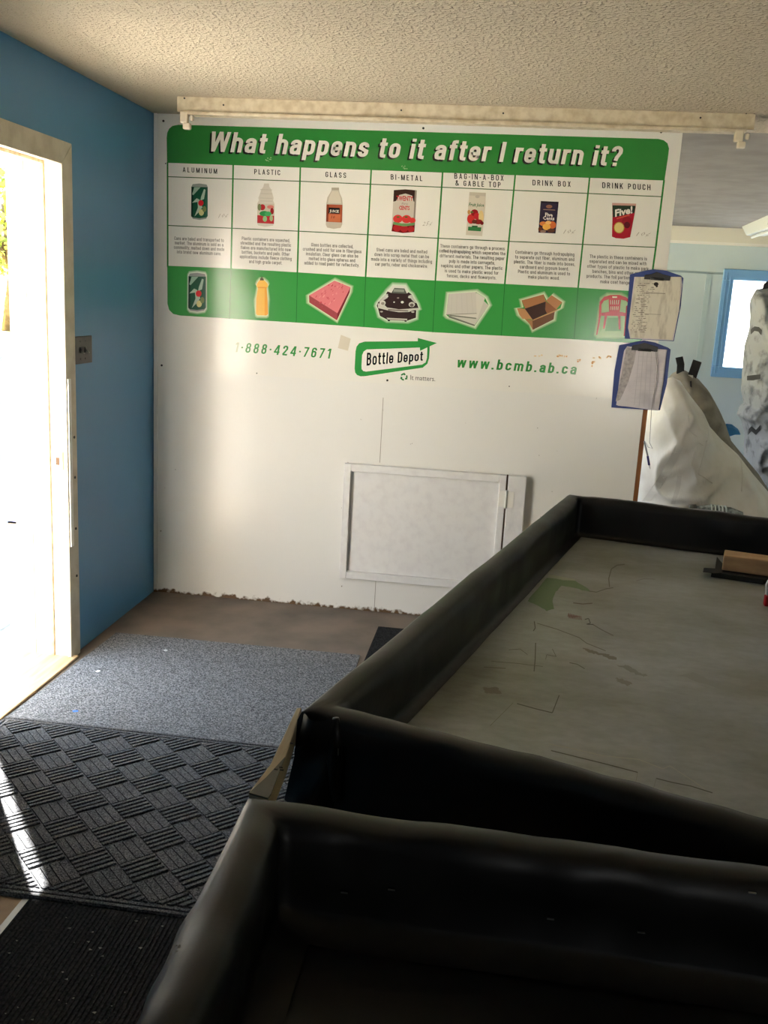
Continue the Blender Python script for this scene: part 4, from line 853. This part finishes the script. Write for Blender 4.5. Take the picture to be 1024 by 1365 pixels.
# marks worn into the metal top
class Marks(Print):
    def P(s, u, v): return px(u, v, 2, ZF+0.0006+s.k*0.00012)
    def build2(s, name, M, parent, label=None):
        me = bpy.data.meshes.new(name); me.from_pydata([tuple(p) for p in s.v], [], s.f); ca = me.color_attributes.new('ink', 'FLOAT_COLOR', 'CORNER')
        ca.data.foreach_set('color', [x_ for c_ in s.c for x_ in c_])
        for pl in me.polygons:
            if pl.normal.z < 0: pl.flip()
        me.materials.append(M); me.update(); o = bpy.data.objects.new(name, me); C.objects.link(o); o.parent = parent; o.matrix_parent_inverse = Matrix.Translation(parent.location).inverted()
        return o
MARK = attr_mat('worn_paint', 0.5)
zt_ = lambda pts: [(500+x_/1.954, 640+y_/1.954) for x_, y_ in pts]; zu = lambda pts: [(640+x_/3.938, 700+y_/3.938) for x_, y_ in pts]; zv = lambda pts: [(700+x_/3.16, 960+y_/3.16) for x_, y_ in pts]
def rough(pts, n=4, a=0.8):
    out = []
    for (x0_, y0_), (x1_, y1_) in zip(pts, pts[1:]+pts[:1]):
        for i in range(n):
            t = i/n; out.append((x0_+(x1_-x0_)*t+random.uniform(-a, a), y0_+(y1_-y0_)*t+random.uniform(-a, a)*0.6))
    return out
random.seed(33)
mk = Marks(); mk.poly(rough(zu([(350, 276), (500, 292), (570, 335), (580, 352), (500, 330), (430, 318), (400, 350), (380, 400), (390, 440), (350, 450), (300, 420), (250, 400), (270, 370)])), (124, 150, 112)); mk.build2('green_paint_patch', MARK, tab)
mk = Marks(); mk.poly(rough(zu([(358, 262), (385, 262), (500, 284), (498, 292), (440, 292), (362, 274)]), 4, .3), (184, 190, 172)); mk.build2('tape_remnant', MARK, tab)
mk = Marks()
for pts, w_, cl in (([(570, 345), (610, 352), (660, 335), (700, 328)], 1.0, (112, 110, 96)), ([(680, 325), (676, 280), (690, 230), (720, 210), (760, 206)], 1.4, (120, 118, 106)), ([(285, 505), (290, 540), (280, 556)], 1.2, (98, 96, 86)), ([(292, 618), (290, 700), (284, 768)], 1.3, (102, 100, 88)), ([(60, 715), (200, 726), (330, 742)], 0.8, (120, 118, 106)),
                  ([(490, 408), (540, 414), (590, 410)], 1.4, (116, 104, 94)), ([(300, 515), (400, 545), (520, 590), (560, 620), (660, 660)], 1.0, (122, 120, 110)), ([(470, 722), (510, 730), (550, 754)], 1.1, (114, 112, 100)), ([(20, 745), (135, 752)], 1.2, (124, 120, 106)), ([(150, 655), (210, 650), (250, 680)], 0.7, (120, 114, 102)), ([(345, 705), (350, 680), (400, 690), (380, 650)], 0.7, (112, 108, 98)), ([(820, 292), (860, 282), (920, 284)], 0.8, (150, 150, 146)), ([(590, 520), (640, 550), (700, 580)], 1.2, (120, 116, 106))):
    Marks().pline(zu(pts), w_, cl).build2('scratch', MARK, tab)
for pts, cl in ((zu([(540, 645), (580, 655), (650, 675), (700, 685), (720, 705), (690, 705), (640, 685), (570, 668)]), (134, 132, 120)), (zu([(720, 735), (780, 735), (830, 770), (880, 790), (860, 800), (780, 765)]), (146, 148, 140)), (zu([(710, 800), (750, 810), (800, 832), (770, 842), (720, 820)]), (146, 144, 132)), (zt_([(280, 540), (320, 540), (330, 558), (290, 556)]), (126, 122, 110)), (zt_([(790, 508), (830, 500), (870, 520), (930, 540), (1000, 555), (900, 545)]), (154, 156, 150))):
    Marks().poly(rough(pts, 6, 1.6), cl).build2('scuff', MARK, tab)
mk = Marks()
for k in range(9):
    x_ = 462+k*8; mk.pline(zu([(x_, 488-abs(k-3)*2), (x_+3, 462+k*2), (x_+7, 490+k)]), 0.7, (134, 62, 54))
mk.pline(zu([(550, 495), (570, 490), (580, 515), (560, 520), (594, 522)]), 1.0, (70, 70, 64)); mk.build2('red_scribble', MARK, tab)
EDG = (190, 190, 172); DRK = (96, 96, 82)
for f_, pts, w_, cl in ((zv, [(100, 100), (200, 120), (330, 150), (480, 165), (580, 205), (610, 192), (700, 250), (760, 292)], 0.7, EDG), (zv, [(110, 128), (200, 150), (330, 182), (400, 200), (475, 220)], 1.3, DRK), (zv, [(553, 245), (620, 262), (700, 278), (790, 306)], 1.3, DRK), (zv, [(475, 220), (462, 285)], 0.6, (140, 140, 122)), (zv, [(553, 245), (535, 310)], 0.6, (140, 140, 122)), (zt_, [(370, 582), (420, 596), (462, 606), (480, 560)], 1.3, DRK), (zt_, [(360, 580), (330, 610), (300, 640)], 0.7, (128, 128, 110))):
    Marks().pline(f_(pts), w_, cl).build2('lifted_tape_edge', MARK, tab)
# folded corner wrap of the near end and its seam
P = lambda u, v, z: px(u, v, 2, z)
dn = en; nn_ = Vector((-dn.y, dn.x))*-1            # outward of the near face
def on_near(u, v, off=0.0):                        # photo pixel met with the outer face of the near rim
    d = fw+rt*((u-512)/F_PX)-up*((v-682.5)/F_PX); n3 = Vector((nn_.x, nn_.y, 0)); o3 = Vector((NL.x, NL.y, 0))+n3*off
    return CAM+d*((o3-CAM).dot(n3)/d.dot(n3))
z6 = lambda x_, y_: (300+x_/3.012, 880+y_/3.012)
fl = MB(); gx, gz = 10, 16; vs = []
cl4 = [on_near(*z6(*p), 0.010) for p in ((318, 212), (440, 238), (438, 600), (238, 560))]
for j in range(gz+1):
    for i in range(gx+1):
        a_, b_ = i/gx, j/gz; p = (cl4[0].lerp(cl4[1], a_)).lerp(cl4[3].lerp(cl4[2], a_), b_)
        bul = 0.012*math.sin(math.pi*a_)+0.010*math.sin(b_*7+a_*3)*math.sin(math.pi*a_)
        vs.append(p+Vector((nn_.x, nn_.y, 0))*bul)
fl.add(vs, [(j*(gx+1)+i, j*(gx+1)+i+1, (j+1)*(gx+1)+i+1, (j+1)*(gx+1)+i) for j in range(gz) for i in range(gx)]); fl.build('corner_fold', VINYL, tab, smooth=True)
seam = [on_near(*z6(*p), 0.004) for p in ((445, 232), (450, 300), (444, 400), (440, 480), (450, 560))]
MB().tube(seam, [0.006, 0.010, 0.016, 0.014, 0.010], 10).build('seam_fold', VINYL, tab, smooth=True)
STAPLE = mat('steel_staple', (190, 190, 186), 0.3, metal=0.9)
p = on_near(*z6(455, 368), 0.026); MB().box((p.x-0.001, p.y-0.002, p.z-0.007), (p.x+0.001, p.y, p.z+0.007)).build('staple', STAPLE, tab)
# second table, black all over, right under the camera
G1 = V2(px(331, 1058, 2, ZR)); G2 = V2(px(1024, 1151, 2, ZR)); eg = (G2-G1).normalized(); G0 = V2(px(176, 1365, 2, ZR)); dg_ = (G0-G1).normalized()
quad2 = [G1, G1+eg*1.25, G1+eg*1.25+dg_*0.95, G1+dg_*0.95]
c2_ = sum(quad2, Vector((0, 0)))/4
tb2 = empty('tarp_table', (c2_.x, c2_.y, 0), 'nearest table, a tray lined all over in black tarp', 'table')
liner(quad2, ZR, 0.70, 0.06, 0.009, 11, skirt=0.5, floor_in=0.06).build('tarp_rim', VINYL, tb2, smooth=True)
q2 = inset(quad2, 0.05); N_ = 40; vs = []
for j in range(N_+1):
    for i in range(N_+1):
        p = q2[0].lerp(q2[1], i/N_).lerp(q2[3].lerp(q2[2], i/N_), j/N_)
        vs.append((p.x, p.y, 0.700+0.006*noise.noise(Vector((p.x*4, p.y*6, 2)))+0.002*noise.noise(Vector((p.x*14, p.y*14, 5)))))
MB().add(vs, [(j*(N_+1)+i, (j+1)*(N_+1)+i, (j+1)*(N_+1)+i+1, j*(N_+1)+i+1) for j in range(N_) for i in range(N_)]).build('tarp_floor', VINYL, tb2, smooth=True)
MB().prism([(p.x, p.y, 0.685) for p in inset(quad2, 0.03)], (0, 0, -0.03)).build('table_board', RAWWOOD, tb2)
for p in inset(quad2, 0.08): MB().box((p.x-0.04, p.y-0.04, 0), (p.x+0.04, p.y+0.04, 0.655)).build('leg', GREYW, tb2)
ing = Vector((eg.y, -eg.x)); fy = (G1+ing*0.068)
for u, v in ((459, 1190), (522, 1186), (734, 1225), (855, 1243), (1003, 1190)):
    d = fw+rt*((u-512)/F_PX)-up*((v-682.5)/F_PX); n3 = Vector((ing.x, ing.y, 0)); p = CAM+d*((Vector((fy.x, fy.y, 0))-CAM).dot(n3)/d.dot(n3))
    MB().box((p.x-0.005, p.y-0.0012, p.z-0.0007), (p.x+0.005, p.y+0.001, p.z+0.0007)).build('staple', STAPLE, tb2)
# pale smudges rubbed into the tarp of the near rim
class RimMarks(Marks):
    def P(s, u, v): return px(u, v, 2, ZR+0.0035)
SMG = attr_mat('rubbed_smudge', 0.8, 0.2)
random.seed(41)
for u, v, n_ in ((237, 1262, 5), (232, 1270, 3), (214, 1344, 4)):
    mk = RimMarks()
    for i in range(n_): mk.ell((u+random.uniform(-5, 5), v+random.uniform(-3, 3)), random.uniform(.7, 2.2), random.uniform(.6, 1.6), (120, 116, 106), 7)
    mk.build2('smudge', SMG, tb2)
# timber bridging the two tables on the left
pk = empty('bridging_plank', px(370, 1010, 2, 0.80), 'pale timber wedge joining the two tables on their left side', 'plank')
MB().prism([px(*z6(*p), 2, 0.815) for p in ((288, 190), (308, 190), (244, 390), (176, 555), (95, 530), (180, 420))], (0, 0, -0.04)).build('board', grain('pale_timber', (202, 186, 154), (176, 158, 126), 1), pk, bevel=0.002)
MB().prism([px(*z6(*p), 2, 0.819) for p in ((241, 388), (185, 535), (172, 553), (96, 532), (165, 470))], (0, 0, -0.003)).build('tarp_flap', mat('olive_tarp', (92, 92, 78), 0.5), pk)
for x_, y_ in ((205, 440), (225, 432), (228, 442), (268, 335)):
    p = px(*z6(x_, y_), 2, 0.819); MB().box((p.x-0.003, p.y-0.001, 0.8185), (p.x+0.003, p.y+0.001, 0.8205)).build('staple', MATS['black_screw'], pk)

# ------------------------------------------------------------------ things on the table, right side
z9 = lambda x_, y_: (880+x_/6.2, 640+y_/6.2)
WB = grain('lumber', (196, 162, 122), (170, 134, 96), 0)
zt2 = ZF+0.022
pa = px(*z9(510, 745), 2, zt2); pb = px(*z9(900, 800), 2, zt2); dx_ = (pb-pa).normalized(); per = Vector((-dx_.y, dx_.x, 0))
blk = MB().prism([pa, pa+dx_*0.26, pa+dx_*0.26+per*0.09, pa+per*0.09], (0, 0, 0.055)).build('wood_block', WB, bevel=0.004)
tag(blk, 'short offcut of pale timber lying on black scraps at the table edge', 'wood block')
BLK = mat('black_scrap', (34, 33, 32), 0.5)
sc = empty('black_strip', px(*z9(640, 800), 2, ZF), 'flat black strips under the timber offcut', 'strip')
MB().prism([px(*z9(*p), 2, ZF+0.001) for p in ((420, 800), (850, 862), (900, 850), (900, 780), (520, 740), (465, 670), (455, 735), (450, 770), (425, 770))], (0, 0, 0.018)).build('strip', BLK, sc)
MB().prism([px(*z9(*p), 2, ZF+0.020) for p in ((355, 760), (362, 728), (470, 735), (520, 745), (510, 770), (440, 772))], (0, 0, 0.002)).build('strip_end', BLK, sc)
mk_ = empty('utility_knife', px(1022, 806, 2, ZF), 'white and red plastic tool standing at the right edge of the metal top', 'tool')
a_ = px(1021, 808, 2, ZF)
MB().box((a_.x-0.006, a_.y-0.008, ZF+0.001), (a_.x+0.03, a_.y+0.014, ZF+0.035)).build('base', mat('red_plastic', (196, 30, 40), 0.4), mk_, bevel=0.003)
MB().prism([(a_.x-0.004, a_.y, ZF+0.035), (a_.x+0.03, a_.y, ZF+0.035), (a_.x+0.04, a_.y, ZF+0.13), (a_.x+0.004, a_.y, ZF+0.105), (a_.x-0.008, a_.y, ZF+0.07)], (0, 0.012, 0)).build('body', mat('white_plastic', (232, 232, 230), 0.35), mk_, bevel=0.003)

# ------------------------------------------------------------------ bulk bags behind the table
def inflate(outline, y0, tf, tb, rings=44, nb=220, wr=0.02, seed=0, cen=None, zmin=0.0, pw=2.2, sharp=3.0, skew=0):
    pts = [px(u, v, 1, y0) for u, v in outline]; L = []
    n = len(pts); tot = sum((pts[(i+1) % n]-pts[i]).length for i in range(n)); stp = tot/nb; acc = 0
    for i in range(n):
        a_, b_ = pts[i], pts[(i+1) % n]; l = (b_-a_).length; k = max(1, round(l/stp))
        for j in range(k): L.append(a_.lerp(b_, j/k))
    c = px(*cen, 1, y0) if cen else sum(L, Vector())/len(L); n = len(L); vs = []; fs = []
    for side, th in ((-1, tf), (1, tb)):
        base = len(vs)
        for r in range(rings+1):
            k = r/rings
            for p in L:
                q_ = c.lerp(p, k); dep = th*(1-k**pw)**0.5
                w = (1-min(1, 2.2*abs(noise.noise(Vector((q_.x*sharp+seed, q_.z*sharp*0.7, seed+side))))))**2*wr*1.6 + (1-min(1, 2*abs(noise.noise(Vector((q_.x*7-q_.z*6+seed, q_.z*4, seed*2+side))))))**3*wr + noise.noise(Vector((q_.x*2.5+seed, q_.z*2.5, side)))*wr*2.5
                fal = min(1, (1-k)*5)
                vs.append((q_.x, q_.y+side*(dep+w*fal)+skew*(q_.z-c.z), max(zmin, q_.z)))
        for r in range(rings):
            for i in range(n):
                a_ = base+r*n+i; b_ = base+r*n+(i+1) % n; fs.append((a_, b_, b_+n, a_+n))
    return MB().add(vs, fs)
def weld(o):
    bm = bmesh.new(); bm.from_mesh(o.data); bmesh.ops.remove_doubles(bm, verts=bm.verts, dist=0.0008); bmesh.ops.recalc_face_normals(bm, faces=bm.faces); bm.to_mesh(o.data); bm.free(); o.data.shade_smooth(); return o
BAGW = mat('white_woven_bag', (238, 236, 230), 0.5, (228, 224, 216), scale=9, bump=0.25, bscale=16)
BAGG = mat('grey_brown_woven_bag', (150, 144, 132), 0.7, (128, 122, 112), scale=12, bump=0.3, bscale=14)
BAGR = mat('creased_grey_bag', (150, 154, 156), 0.65, (96, 100, 102), scale=11, detail=9, lo=0.5, hi=0.66, bump=0.6, bscale=16)
STRAP = mat('black_strap', (38, 38, 38), 0.6)
def floor_v(u, y): # photo row where the floor lies under column u at depth y
    lo_, hi_ = 300, 1300
    for _ in range(40):
        m_ = (lo_+hi_)/2
        if px(u, m_, 1, y).z > 0: lo_ = m_
        else: hi_ = m_
    return lo_
yA = 0.72; bag1 = empty('bulk_bag', (2.9, yA, 0), 'big white woven bulk bag slumped behind the table beside the partition', 'bag', 'bulk bags in the back room')
sack1 = weld(inflate([(845, 640), (850, 600), (858, 560), (872, 520), (884, 506), (897, 502), (907, 508), (920, 527), (935, 546), (944, 566), (962, 586), (984, 606), (1004, 632), (1030, 662), (1062, 710), (1075, 760), (1070, floor_v(1070, yA)), (950, floor_v(950, yA)), (835, floor_v(835, yA)), (835, 720)], yA, 0.36, 0.30, wr=0.03, seed=4, cen=(930, 690), sharp=4.5).build('sack', BAGW, bag1))
def ribbon(pts, y, wv, M, name, parent, t=0.004, bow=0.02):
    q_ = MB(); n = len(pts); P_ = []
    for i, (u, v) in enumerate(pts):
        c = px(u, v, 1, y); c.y -= bow*math.sin(math.pi*i/(n-1)); P_.append(c)
    vs = []
    for i, c in enumerate(P_):
        d = (P_[min(i+1, n-1)]-P_[max(i-1, 0)]).normalized(); s_ = Vector((d.z, 0, -d.x)).normalized()*wv/2
        vs += [c+s_, c-s_, c-s_+Vector((0, t, 0)), c+s_+Vector((0, t, 0))]
    fs = [(0, 1, 2, 3), (4*n-1, 4*n-2, 4*n-3, 4*n-4)]
    for i in range(n-1):
        for k in range(4): fs.append((i*4+k, i*4+(k+1) % 4, (i+1)*4+(k+1) % 4, (i+1)*4+k))
    return q_.add(vs, fs).build(name, M, parent)
from mathutils.bvhtree import BVHTree
def on_mesh(o, pts, lift=0.002):                        # photo pixels met with the surface of a mesh built in world space
    T_ = BVHTree.FromPolygons([v.co.copy() for v in o.data.vertices], [tuple(p.vertices) for p in o.data.polygons]); out = []
    for u, v in pts:
        d = (fw+rt*((u-512)/F_PX)-up*((v-682.5)/F_PX)).normalized(); h = T_.ray_cast(CAM, d)
        if h[0] is not None: out.append(h[0]-d*lift)
    return out
def dense(pts, n=8): return [(a[0]+(b[0]-a[0])*i/n, a[1]+(b[1]-a[1])*i/n) for a, b in zip(pts, pts[1:]) for i in range(n)]+[pts[-1]]
SEAMW = mat('bag_seam_tape', (232, 229, 222), 0.6)
for pts, r_ in (([(944, 568), (943, 585), (938, 606), (931, 632)], 0.0035), ([(931, 632), (940, 637), (950, 644)], 0.004), ([(932, 590), (938, 594)], 0.003), ([(988, 612), (990, 635), (989, 655)], 0.0035), ([(920, 622), (926, 603), (932, 590)], 0.0025), ([(918, 552), (918, 574), (930, 582)], 0.0025)):
    q_ = on_mesh(sack1, dense(pts), 0.0)
    if len(q_) > 2: MB().tube(q_, r_, 6).build('seam', SEAMW, bag1, smooth=True)
def tape(o, mid, w0, w1, M, name, parent):
    q_ = MB(); a_ = on_mesh(o, dense([(x_-w0, y_) for x_, y_ in mid], 6)); b_ = on_mesh(o, dense([(x_+w1, y_) for x_, y_ in mid], 6)); n_ = min(len(a_), len(b_))
    if n_ > 2: q_.add(a_[:n_]+b_[:n_], [(i, i+1, n_+i+1, n_+i) for i in range(n_-1)]).build(name, M, parent, smooth=True)
LIFT = mat('lifting_strap_white', (222, 219, 212), 0.55)
tape(sack1, [(862, 668), (880, 643), (898, 612), (906, 594)], 6, 6, LIFT, 'lifting_strap', bag1); tape(sack1, [(897, 672), (904, 650), (906, 634)], 3, 3, LIFT, 'lifting_strap', bag1)
yB_ = 1.62; bag2 = empty('bulk_bag', (3.2, yB_, 0), 'grey brown bulk bag with two black strap loops behind the white bag', 'bag', 'bulk bags in the back room')
weld(inflate([(870, 560), (884, 512), (896, 498), (908, 491), (922, 498), (932, 506), (944, 520), (956, 542), (965, 562), (972, 584), (990, 606), (1010, 630), (1030, 662), (1040, 720), (1035, floor_v(1035, yB_)), (940, floor_v(940, yB_)), (865, floor_v(865, yB_)), (860, 640)], yB_, 0.30, 0.26, wr=0.03, seed=9, cen=(940, 640), sharp=4).build('sack', BAGG, bag2))
ribbon([(905.5, 476), (907, 486), (907, 498)], yB_-0.05, 0.045, STRAP, 'strap', bag2); ribbon([(930, 481), (925, 493), (921, 507)], yB_-0.06, 0.055, STRAP, 'strap', bag2)
ribbon([(921, 500), (919.5, 507), (917, 511)], yB_-0.08, 0.03, BAGW, 'strap_label', bag2)
ribbon([(921, 508), (922, 525), (923, 540)], yB_-0.16, 0.010, STRAP, 'seam', bag2, bow=0)
yC = 2.55; bag3 = empty('bulk_bag', (3.75, yC, 0), 'tall creased grey bag with black strap patches at the right edge', 'bag', 'bulk bags in the back room')
sack3 = weld(inflate([(1003, 396), (1008, 386), (1022, 383), (1045, 378), (1072, 384), (1084, 420), (1088, 560), (1085, floor_v(1085, yC)), (1040, floor_v(1040, yC)), (1000, floor_v(1000, yC)), (996, 640), (994, 610), (995, 580), (990, 561), (984, 553), (988, 543), (994, 538), (990, 520), (992, 490), (995, 458), (1001, 436), (1003, 415)], yC, 0.34, 0.30, wr=0.035, seed=15, cen=(1040, 560), sharp=6).build('sack', BAGR, bag3))
def patch(top_, bot_):                                  # strap end lying on the bag's front, following its creases
    a_, b_ = on_mesh(sack3, dense(top_, 5), 0.006), on_mesh(sack3, dense(bot_, 5), 0.006); n_ = min(len(a_), len(b_))
    MB().add(a_[:n_]+b_[:n_], [(i, i+1, n_+i+1, n_+i) for i in range(n_-1)]).build('strap_patch', STRAP, bag3)
patch([(1001, 439), (1006, 435), (1012, 436), (1016, 440)], [(1001, 446), (1006, 441), (1011, 442), (1015, 447)]); patch([(996, 501), (1004, 500), (1014, 499)], [(996, 507), (1004, 507), (1014, 505)]); patch([(998, 572), (1002, 568), (1008, 573), (1014, 566)], [(997, 580), (1002, 575), (1008, 580), (1014, 573)])
ribbon([(1020, 392), (1022, 380), (1027, 376), (1034, 380)], yC-0.02, 0.05, STRAP, 'strap', bag3)
# blue cloth and small black thing between the bags
bc = px(978, 577, 1, yB_-0.10)
cl_ = MB(); cpts = [(968, 575), (970, 570), (978, 571), (986, 577), (988, 580), (980, 580), (970, 583)]
MB().prism([px(u, v, 1, yB_-0.02) for u, v in cpts], (0, 0.06, 0.02)).build('blue_cloth', mat('bright_blue_cloth', (56, 140, 206), 0.6), bag2, bevel=0.004, label='scrap of bright blue cloth sticking out')  # loose blue cloth, parented to the bag it touches
# plastic bottle lying behind the far rim
bt = empty('plastic_bottle', px(950, 680, 1, 0.1), 'crumpled grey plastic bottle lying behind the far table rim', 'bottle')
ybt = 0.16; pA, pB, pC, pD, pE = [px(u, v, 1, ybt) for u, v in ((919, 678), (928, 678), (940, 682), (972, 686), (988, 690))]
MB().tube([pA, pB], 0.022, 12).build('cap', mat('dark_cap', (78, 74, 66), 0.5), bt, smooth=True)
MB().tube([pB, pB.lerp(pC, .5), pC, pC.lerp(pD, .3), pC.lerp(pD, .7), pD, pE], [0.016, 0.024, 0.036, 0.040, 0.036, 0.038, 0.03], 14).build('body', mat('cloudy_plastic', (150, 158, 156), 0.25, (96, 102, 100), scale=40, lo=0.4, hi=0.6), bt, smooth=True)
for k in range(5):
    c = pC.lerp(pD, 0.2+k*0.15); d = (pD-pC).normalized()
    MB().tube([c-d*0.003, c+d*0.003], 0.0425, 14).build('ridge', mat('pale_ridge', (196, 206, 204), 0.25), bt, smooth=True)
crate = tag(MB().box((2.62, 0.095, 0), (3.05, 0.215, pC.z-0.042)).build('storage_crate', grain('crate_board', (150, 126, 92), (120, 98, 68), 0), bevel=0.005), 'narrow board crate hidden behind the far table rim under the bottle', 'crate')

# ------------------------------------------------------------------ outdoors through the door
GZ = -0.15
GRAVEL = mat('sunlit_gravel', (190, 183, 172), 0.95, (164, 157, 147), scale=9, detail=10, bump=0.3, bscale=40)
struct(MB().box((-9, -30, GZ-0.1), (-0.22, 8.5, GZ)).build('ground', GRAVEL))
struct(MB().box((-60, 8.5, GZ-0.12), (-0.5, 14.5, GZ+0.004)).build('ground_concrete', mat('pale_concrete', (226, 220, 208), 0.9, (210, 204, 192), scale=2)))
struct(MB().box((-120, 14.0, GZ-0.12), (-9, 140, GZ+0.008)).box((-120, -40, GZ-0.12), (-9, 14, GZ+0.006)).build('ground_field', mat('dry_grass', (214, 190, 110), 0.95, (170, 160, 76), scale=3, detail=10)))
struct(MB().box((-0.22, -30, GZ-0.1), (30, YF-0.15, GZ)).box((XR+0.15, YF-0.15, GZ-0.1), (30, 30, GZ)).build('ground_front', GRAVEL))
# white painted outside wall skirting is the wall itself; wooden deck board at the sill
struct(MB().box((-0.42, -2.2, GZ), (-0.24, -0.7, -0.03)).build('doorstep', mat('pale_step', (222, 212, 196), 0.85, (200, 190, 172), scale=12)))
# unseen column, added to cut the sun through the doorway to a sliver
pcx, pcy = -0.65, -0.60
pc = empty('added_shade_column', (pcx, pcy, GZ), 'unseen square white column added outside the doorway to block the sun', 'column')
MB().box((pcx-0.14, pcy-0.06, GZ+0.1), (pcx+0.14, pcy+0.06, 3.6)).build('shaft', SIDING, pc, bevel=0.008)
MB().box((pcx-0.16, pcy-0.08, GZ), (pcx+0.16, pcy+0.08, GZ+0.1)).build('base', SIDING, pc, bevel=0.01)
pr_ = empty('added_shade_roof', (-1.2, 0.6, 2.3), 'shallow timber roof added outside to shade the bench and tote', 'roof')  # roof added to keep the sun off the bench and tote
MB().box((-2.3, -0.35, 2.36), (-0.24, 1.5, 2.42)).build('deck', SIDING, pr_)
for x_ in (-2.2, -1.6, -1.0, -0.4): MB().box((x_, -0.33, 2.28), (x_+0.05, 1.48, 2.36)).build('rafter', SIDING, pr_)
# low bench with tote
BN = grain('weathered_bench', (206, 180, 140), (168, 138, 98), 0)
bch = empty('bench', (-1.35, 0.45, GZ), 'low weathered wooden bench outside the door with a tote on top', 'bench')
bz = px(28, 699, 1, 0.28).z
for k in range(2): MB().box((-2.2, 0.24+k*0.21, bz-0.035), (-0.72, 0.24+k*0.21+0.20, bz)).build('plank', BN, bch, bevel=0.003)
MB().box((-2.2, 0.25, bz-0.13), (-0.74, 0.28, bz-0.035)).build('apron', mat('pale_apron', (226, 208, 176), 0.7), bch)
for x_ in (-2.1, -0.86): MB().box((x_, 0.30, GZ), (x_+0.06, 0.60, bz-0.035)).build('leg', BN, bch)
LAV = mat('lavender_plastic', (150, 156, 206), 0.35)
tx1_ = px(30, 660, 1, 0.30).x; tt = empty('storage_tote', (tx1_-0.2, 0.42, bz), 'lavender plastic storage tote standing on the outdoor bench', 'tote')
tz = px(15, 646, 1, 0.30).z
bxm = MB(); x0_, x1_, y0_, y1_ = tx1_-0.42, tx1_, 0.29, 0.58
for a_, b_ in (((x0_, y0_, bz), (x1_, y0_+0.01, tz)), ((x0_, y1_-0.01, bz), (x1_, y1_, tz+0.06)), ((x0_, y0_, bz), (x0_+0.01, y1_, tz)), ((x1_-0.01, y0_, bz), (x1_, y1_, tz)), ((x0_, y0_, bz), (x1_, y1_, bz+0.01))): bxm.box(a_, b_)
bxm.build('body', LAV, tt); MB().box((x0_-.006, y0_-0.012, tz-0.02), (x1_+.006, y0_, tz)).build('lip', mat('pale_lavender', (190, 194, 228), 0.35), tt, bevel=0.004); MB().box((x0_, y0_-0.005, (bz+tz)/2-.004), (x1_, y0_, (bz+tz)/2+.004)).build('ridge', LAV, tt)
wp = px(10, 780, 1, 0.10); 
tag(MB().prism([px(u, v, 1, 0.12) for u, v in ((-20, 812), (0, 795), (19, 767), (6, 742), (-20, 740))], (0, 0.02, 0)).build('white_board', BRIGHTW, bevel=0.002), 'white board leaning on the outdoor bench leg', 'board')
rl = empty('steel_rail', (-1.6, 1.0, GZ), 'dark steel rail standing behind the tote outdoors', 'rail')
ra, rb_ = px(-60, 604, 1, 0.95), px(28, 618, 1, 0.95)
MB().prism([ra+Vector((0, 0, .03)), rb_+Vector((0, 0, .022)), rb_-Vector((0, 0, .022)), ra-Vector((0, 0, .03))], (0, 0.05, 0)).build('bar', mat('dark_steel', (92, 94, 98), 0.5), rl)
MB().box((ra.x-0.03, 0.95, GZ), (ra.x+0.03, 1.0, ra.z-0.03)).build('post', MATS['dark_steel'], rl)
# far shed
sh = empty('far_shed', px(10, 412, 1, 60), 'far shed with a green roof and orange wall beyond the field', 'shed')
sA, sB = px(-60, 395, 1, 60), px(21, 413, 1, 60)
MB().box((sA.x, 60, GZ), (sB.x, 66, px(0, 404, 1, 60).z)).build('wall', mat('orange_wall', (226, 160, 84), 0.8), sh); MB().box((sA.x, 59.5, px(0, 404, 1, 60).z), (sB.x+0.1, 66.5, px(0, 395, 1, 60).z)).build('roof', mat('green_roof', (130, 190, 130), 0.6), sh)
# trees
LEAF = mat('sunlit_leaves', (148, 156, 62), 0.6, (92, 120, 46), scale=0.8); BARK = mat('bark', (92, 78, 62), 0.9, (66, 54, 42), scale=6)
def tree(u, v, y, r, lab, n=2600, seed=1):
    random.seed(seed); c = px(u, v, 1, y); root = empty('tree', (c.x, c.y, GZ), lab, 'tree', 'trees across the field')
    q_ = MB(); blobs = [(c+Vector((random.uniform(-1, 1), random.uniform(-.7, .7), random.uniform(-1, 1)))*r*0.6, r*random.uniform(.3, .55)) for _ in range(12)]
    for i in range(n):
        b_, br_ = random.choice(blobs); d = Vector((random.gauss(0, 1), random.gauss(0, 1), random.gauss(0, 1))).normalized(); p = b_+d*br_*random.uniform(.75, 1.05)
        a1 = Vector((random.gauss(0, 1), random.gauss(0, 1), random.gauss(0, 1))).normalized()*r*0.045; a2 = a1.cross(d).normalized()*r*0.035
        q_.add([p-a1, p+a2, p+a1, p-a2], [(0, 1, 2, 3)])
    q_.build('crown', LEAF, root, recalc=False, kind='stuff')
    t_m = MB().tube([(c.x, c.y, GZ), (c.x+0.1*r, c.y, GZ+(c.z-GZ)*.5), (c.x, c.y, c.z)], [r*.1, r*.07, r*.03], 8)
    for k in range(4):
        e_ = blobs[k][0]; t_m.tube([(c.x+0.05*r, c.y, GZ+(c.z-GZ)*.6), e_], [r*.04, r*.015], 6)
    t_m.build('trunk', BARK, root, smooth=True)
tree(6, 290, 26, 2.3, 'leafy yellow green tree seen through the doorway', seed=1); tree(34, 330, 46, 3.0, 'second tree behind the first, mostly hidden by the door jamb', seed=2); tree(-190, 300, 30, 3.0, 'tree left of the doorway view, cut by the frame', seed=3)
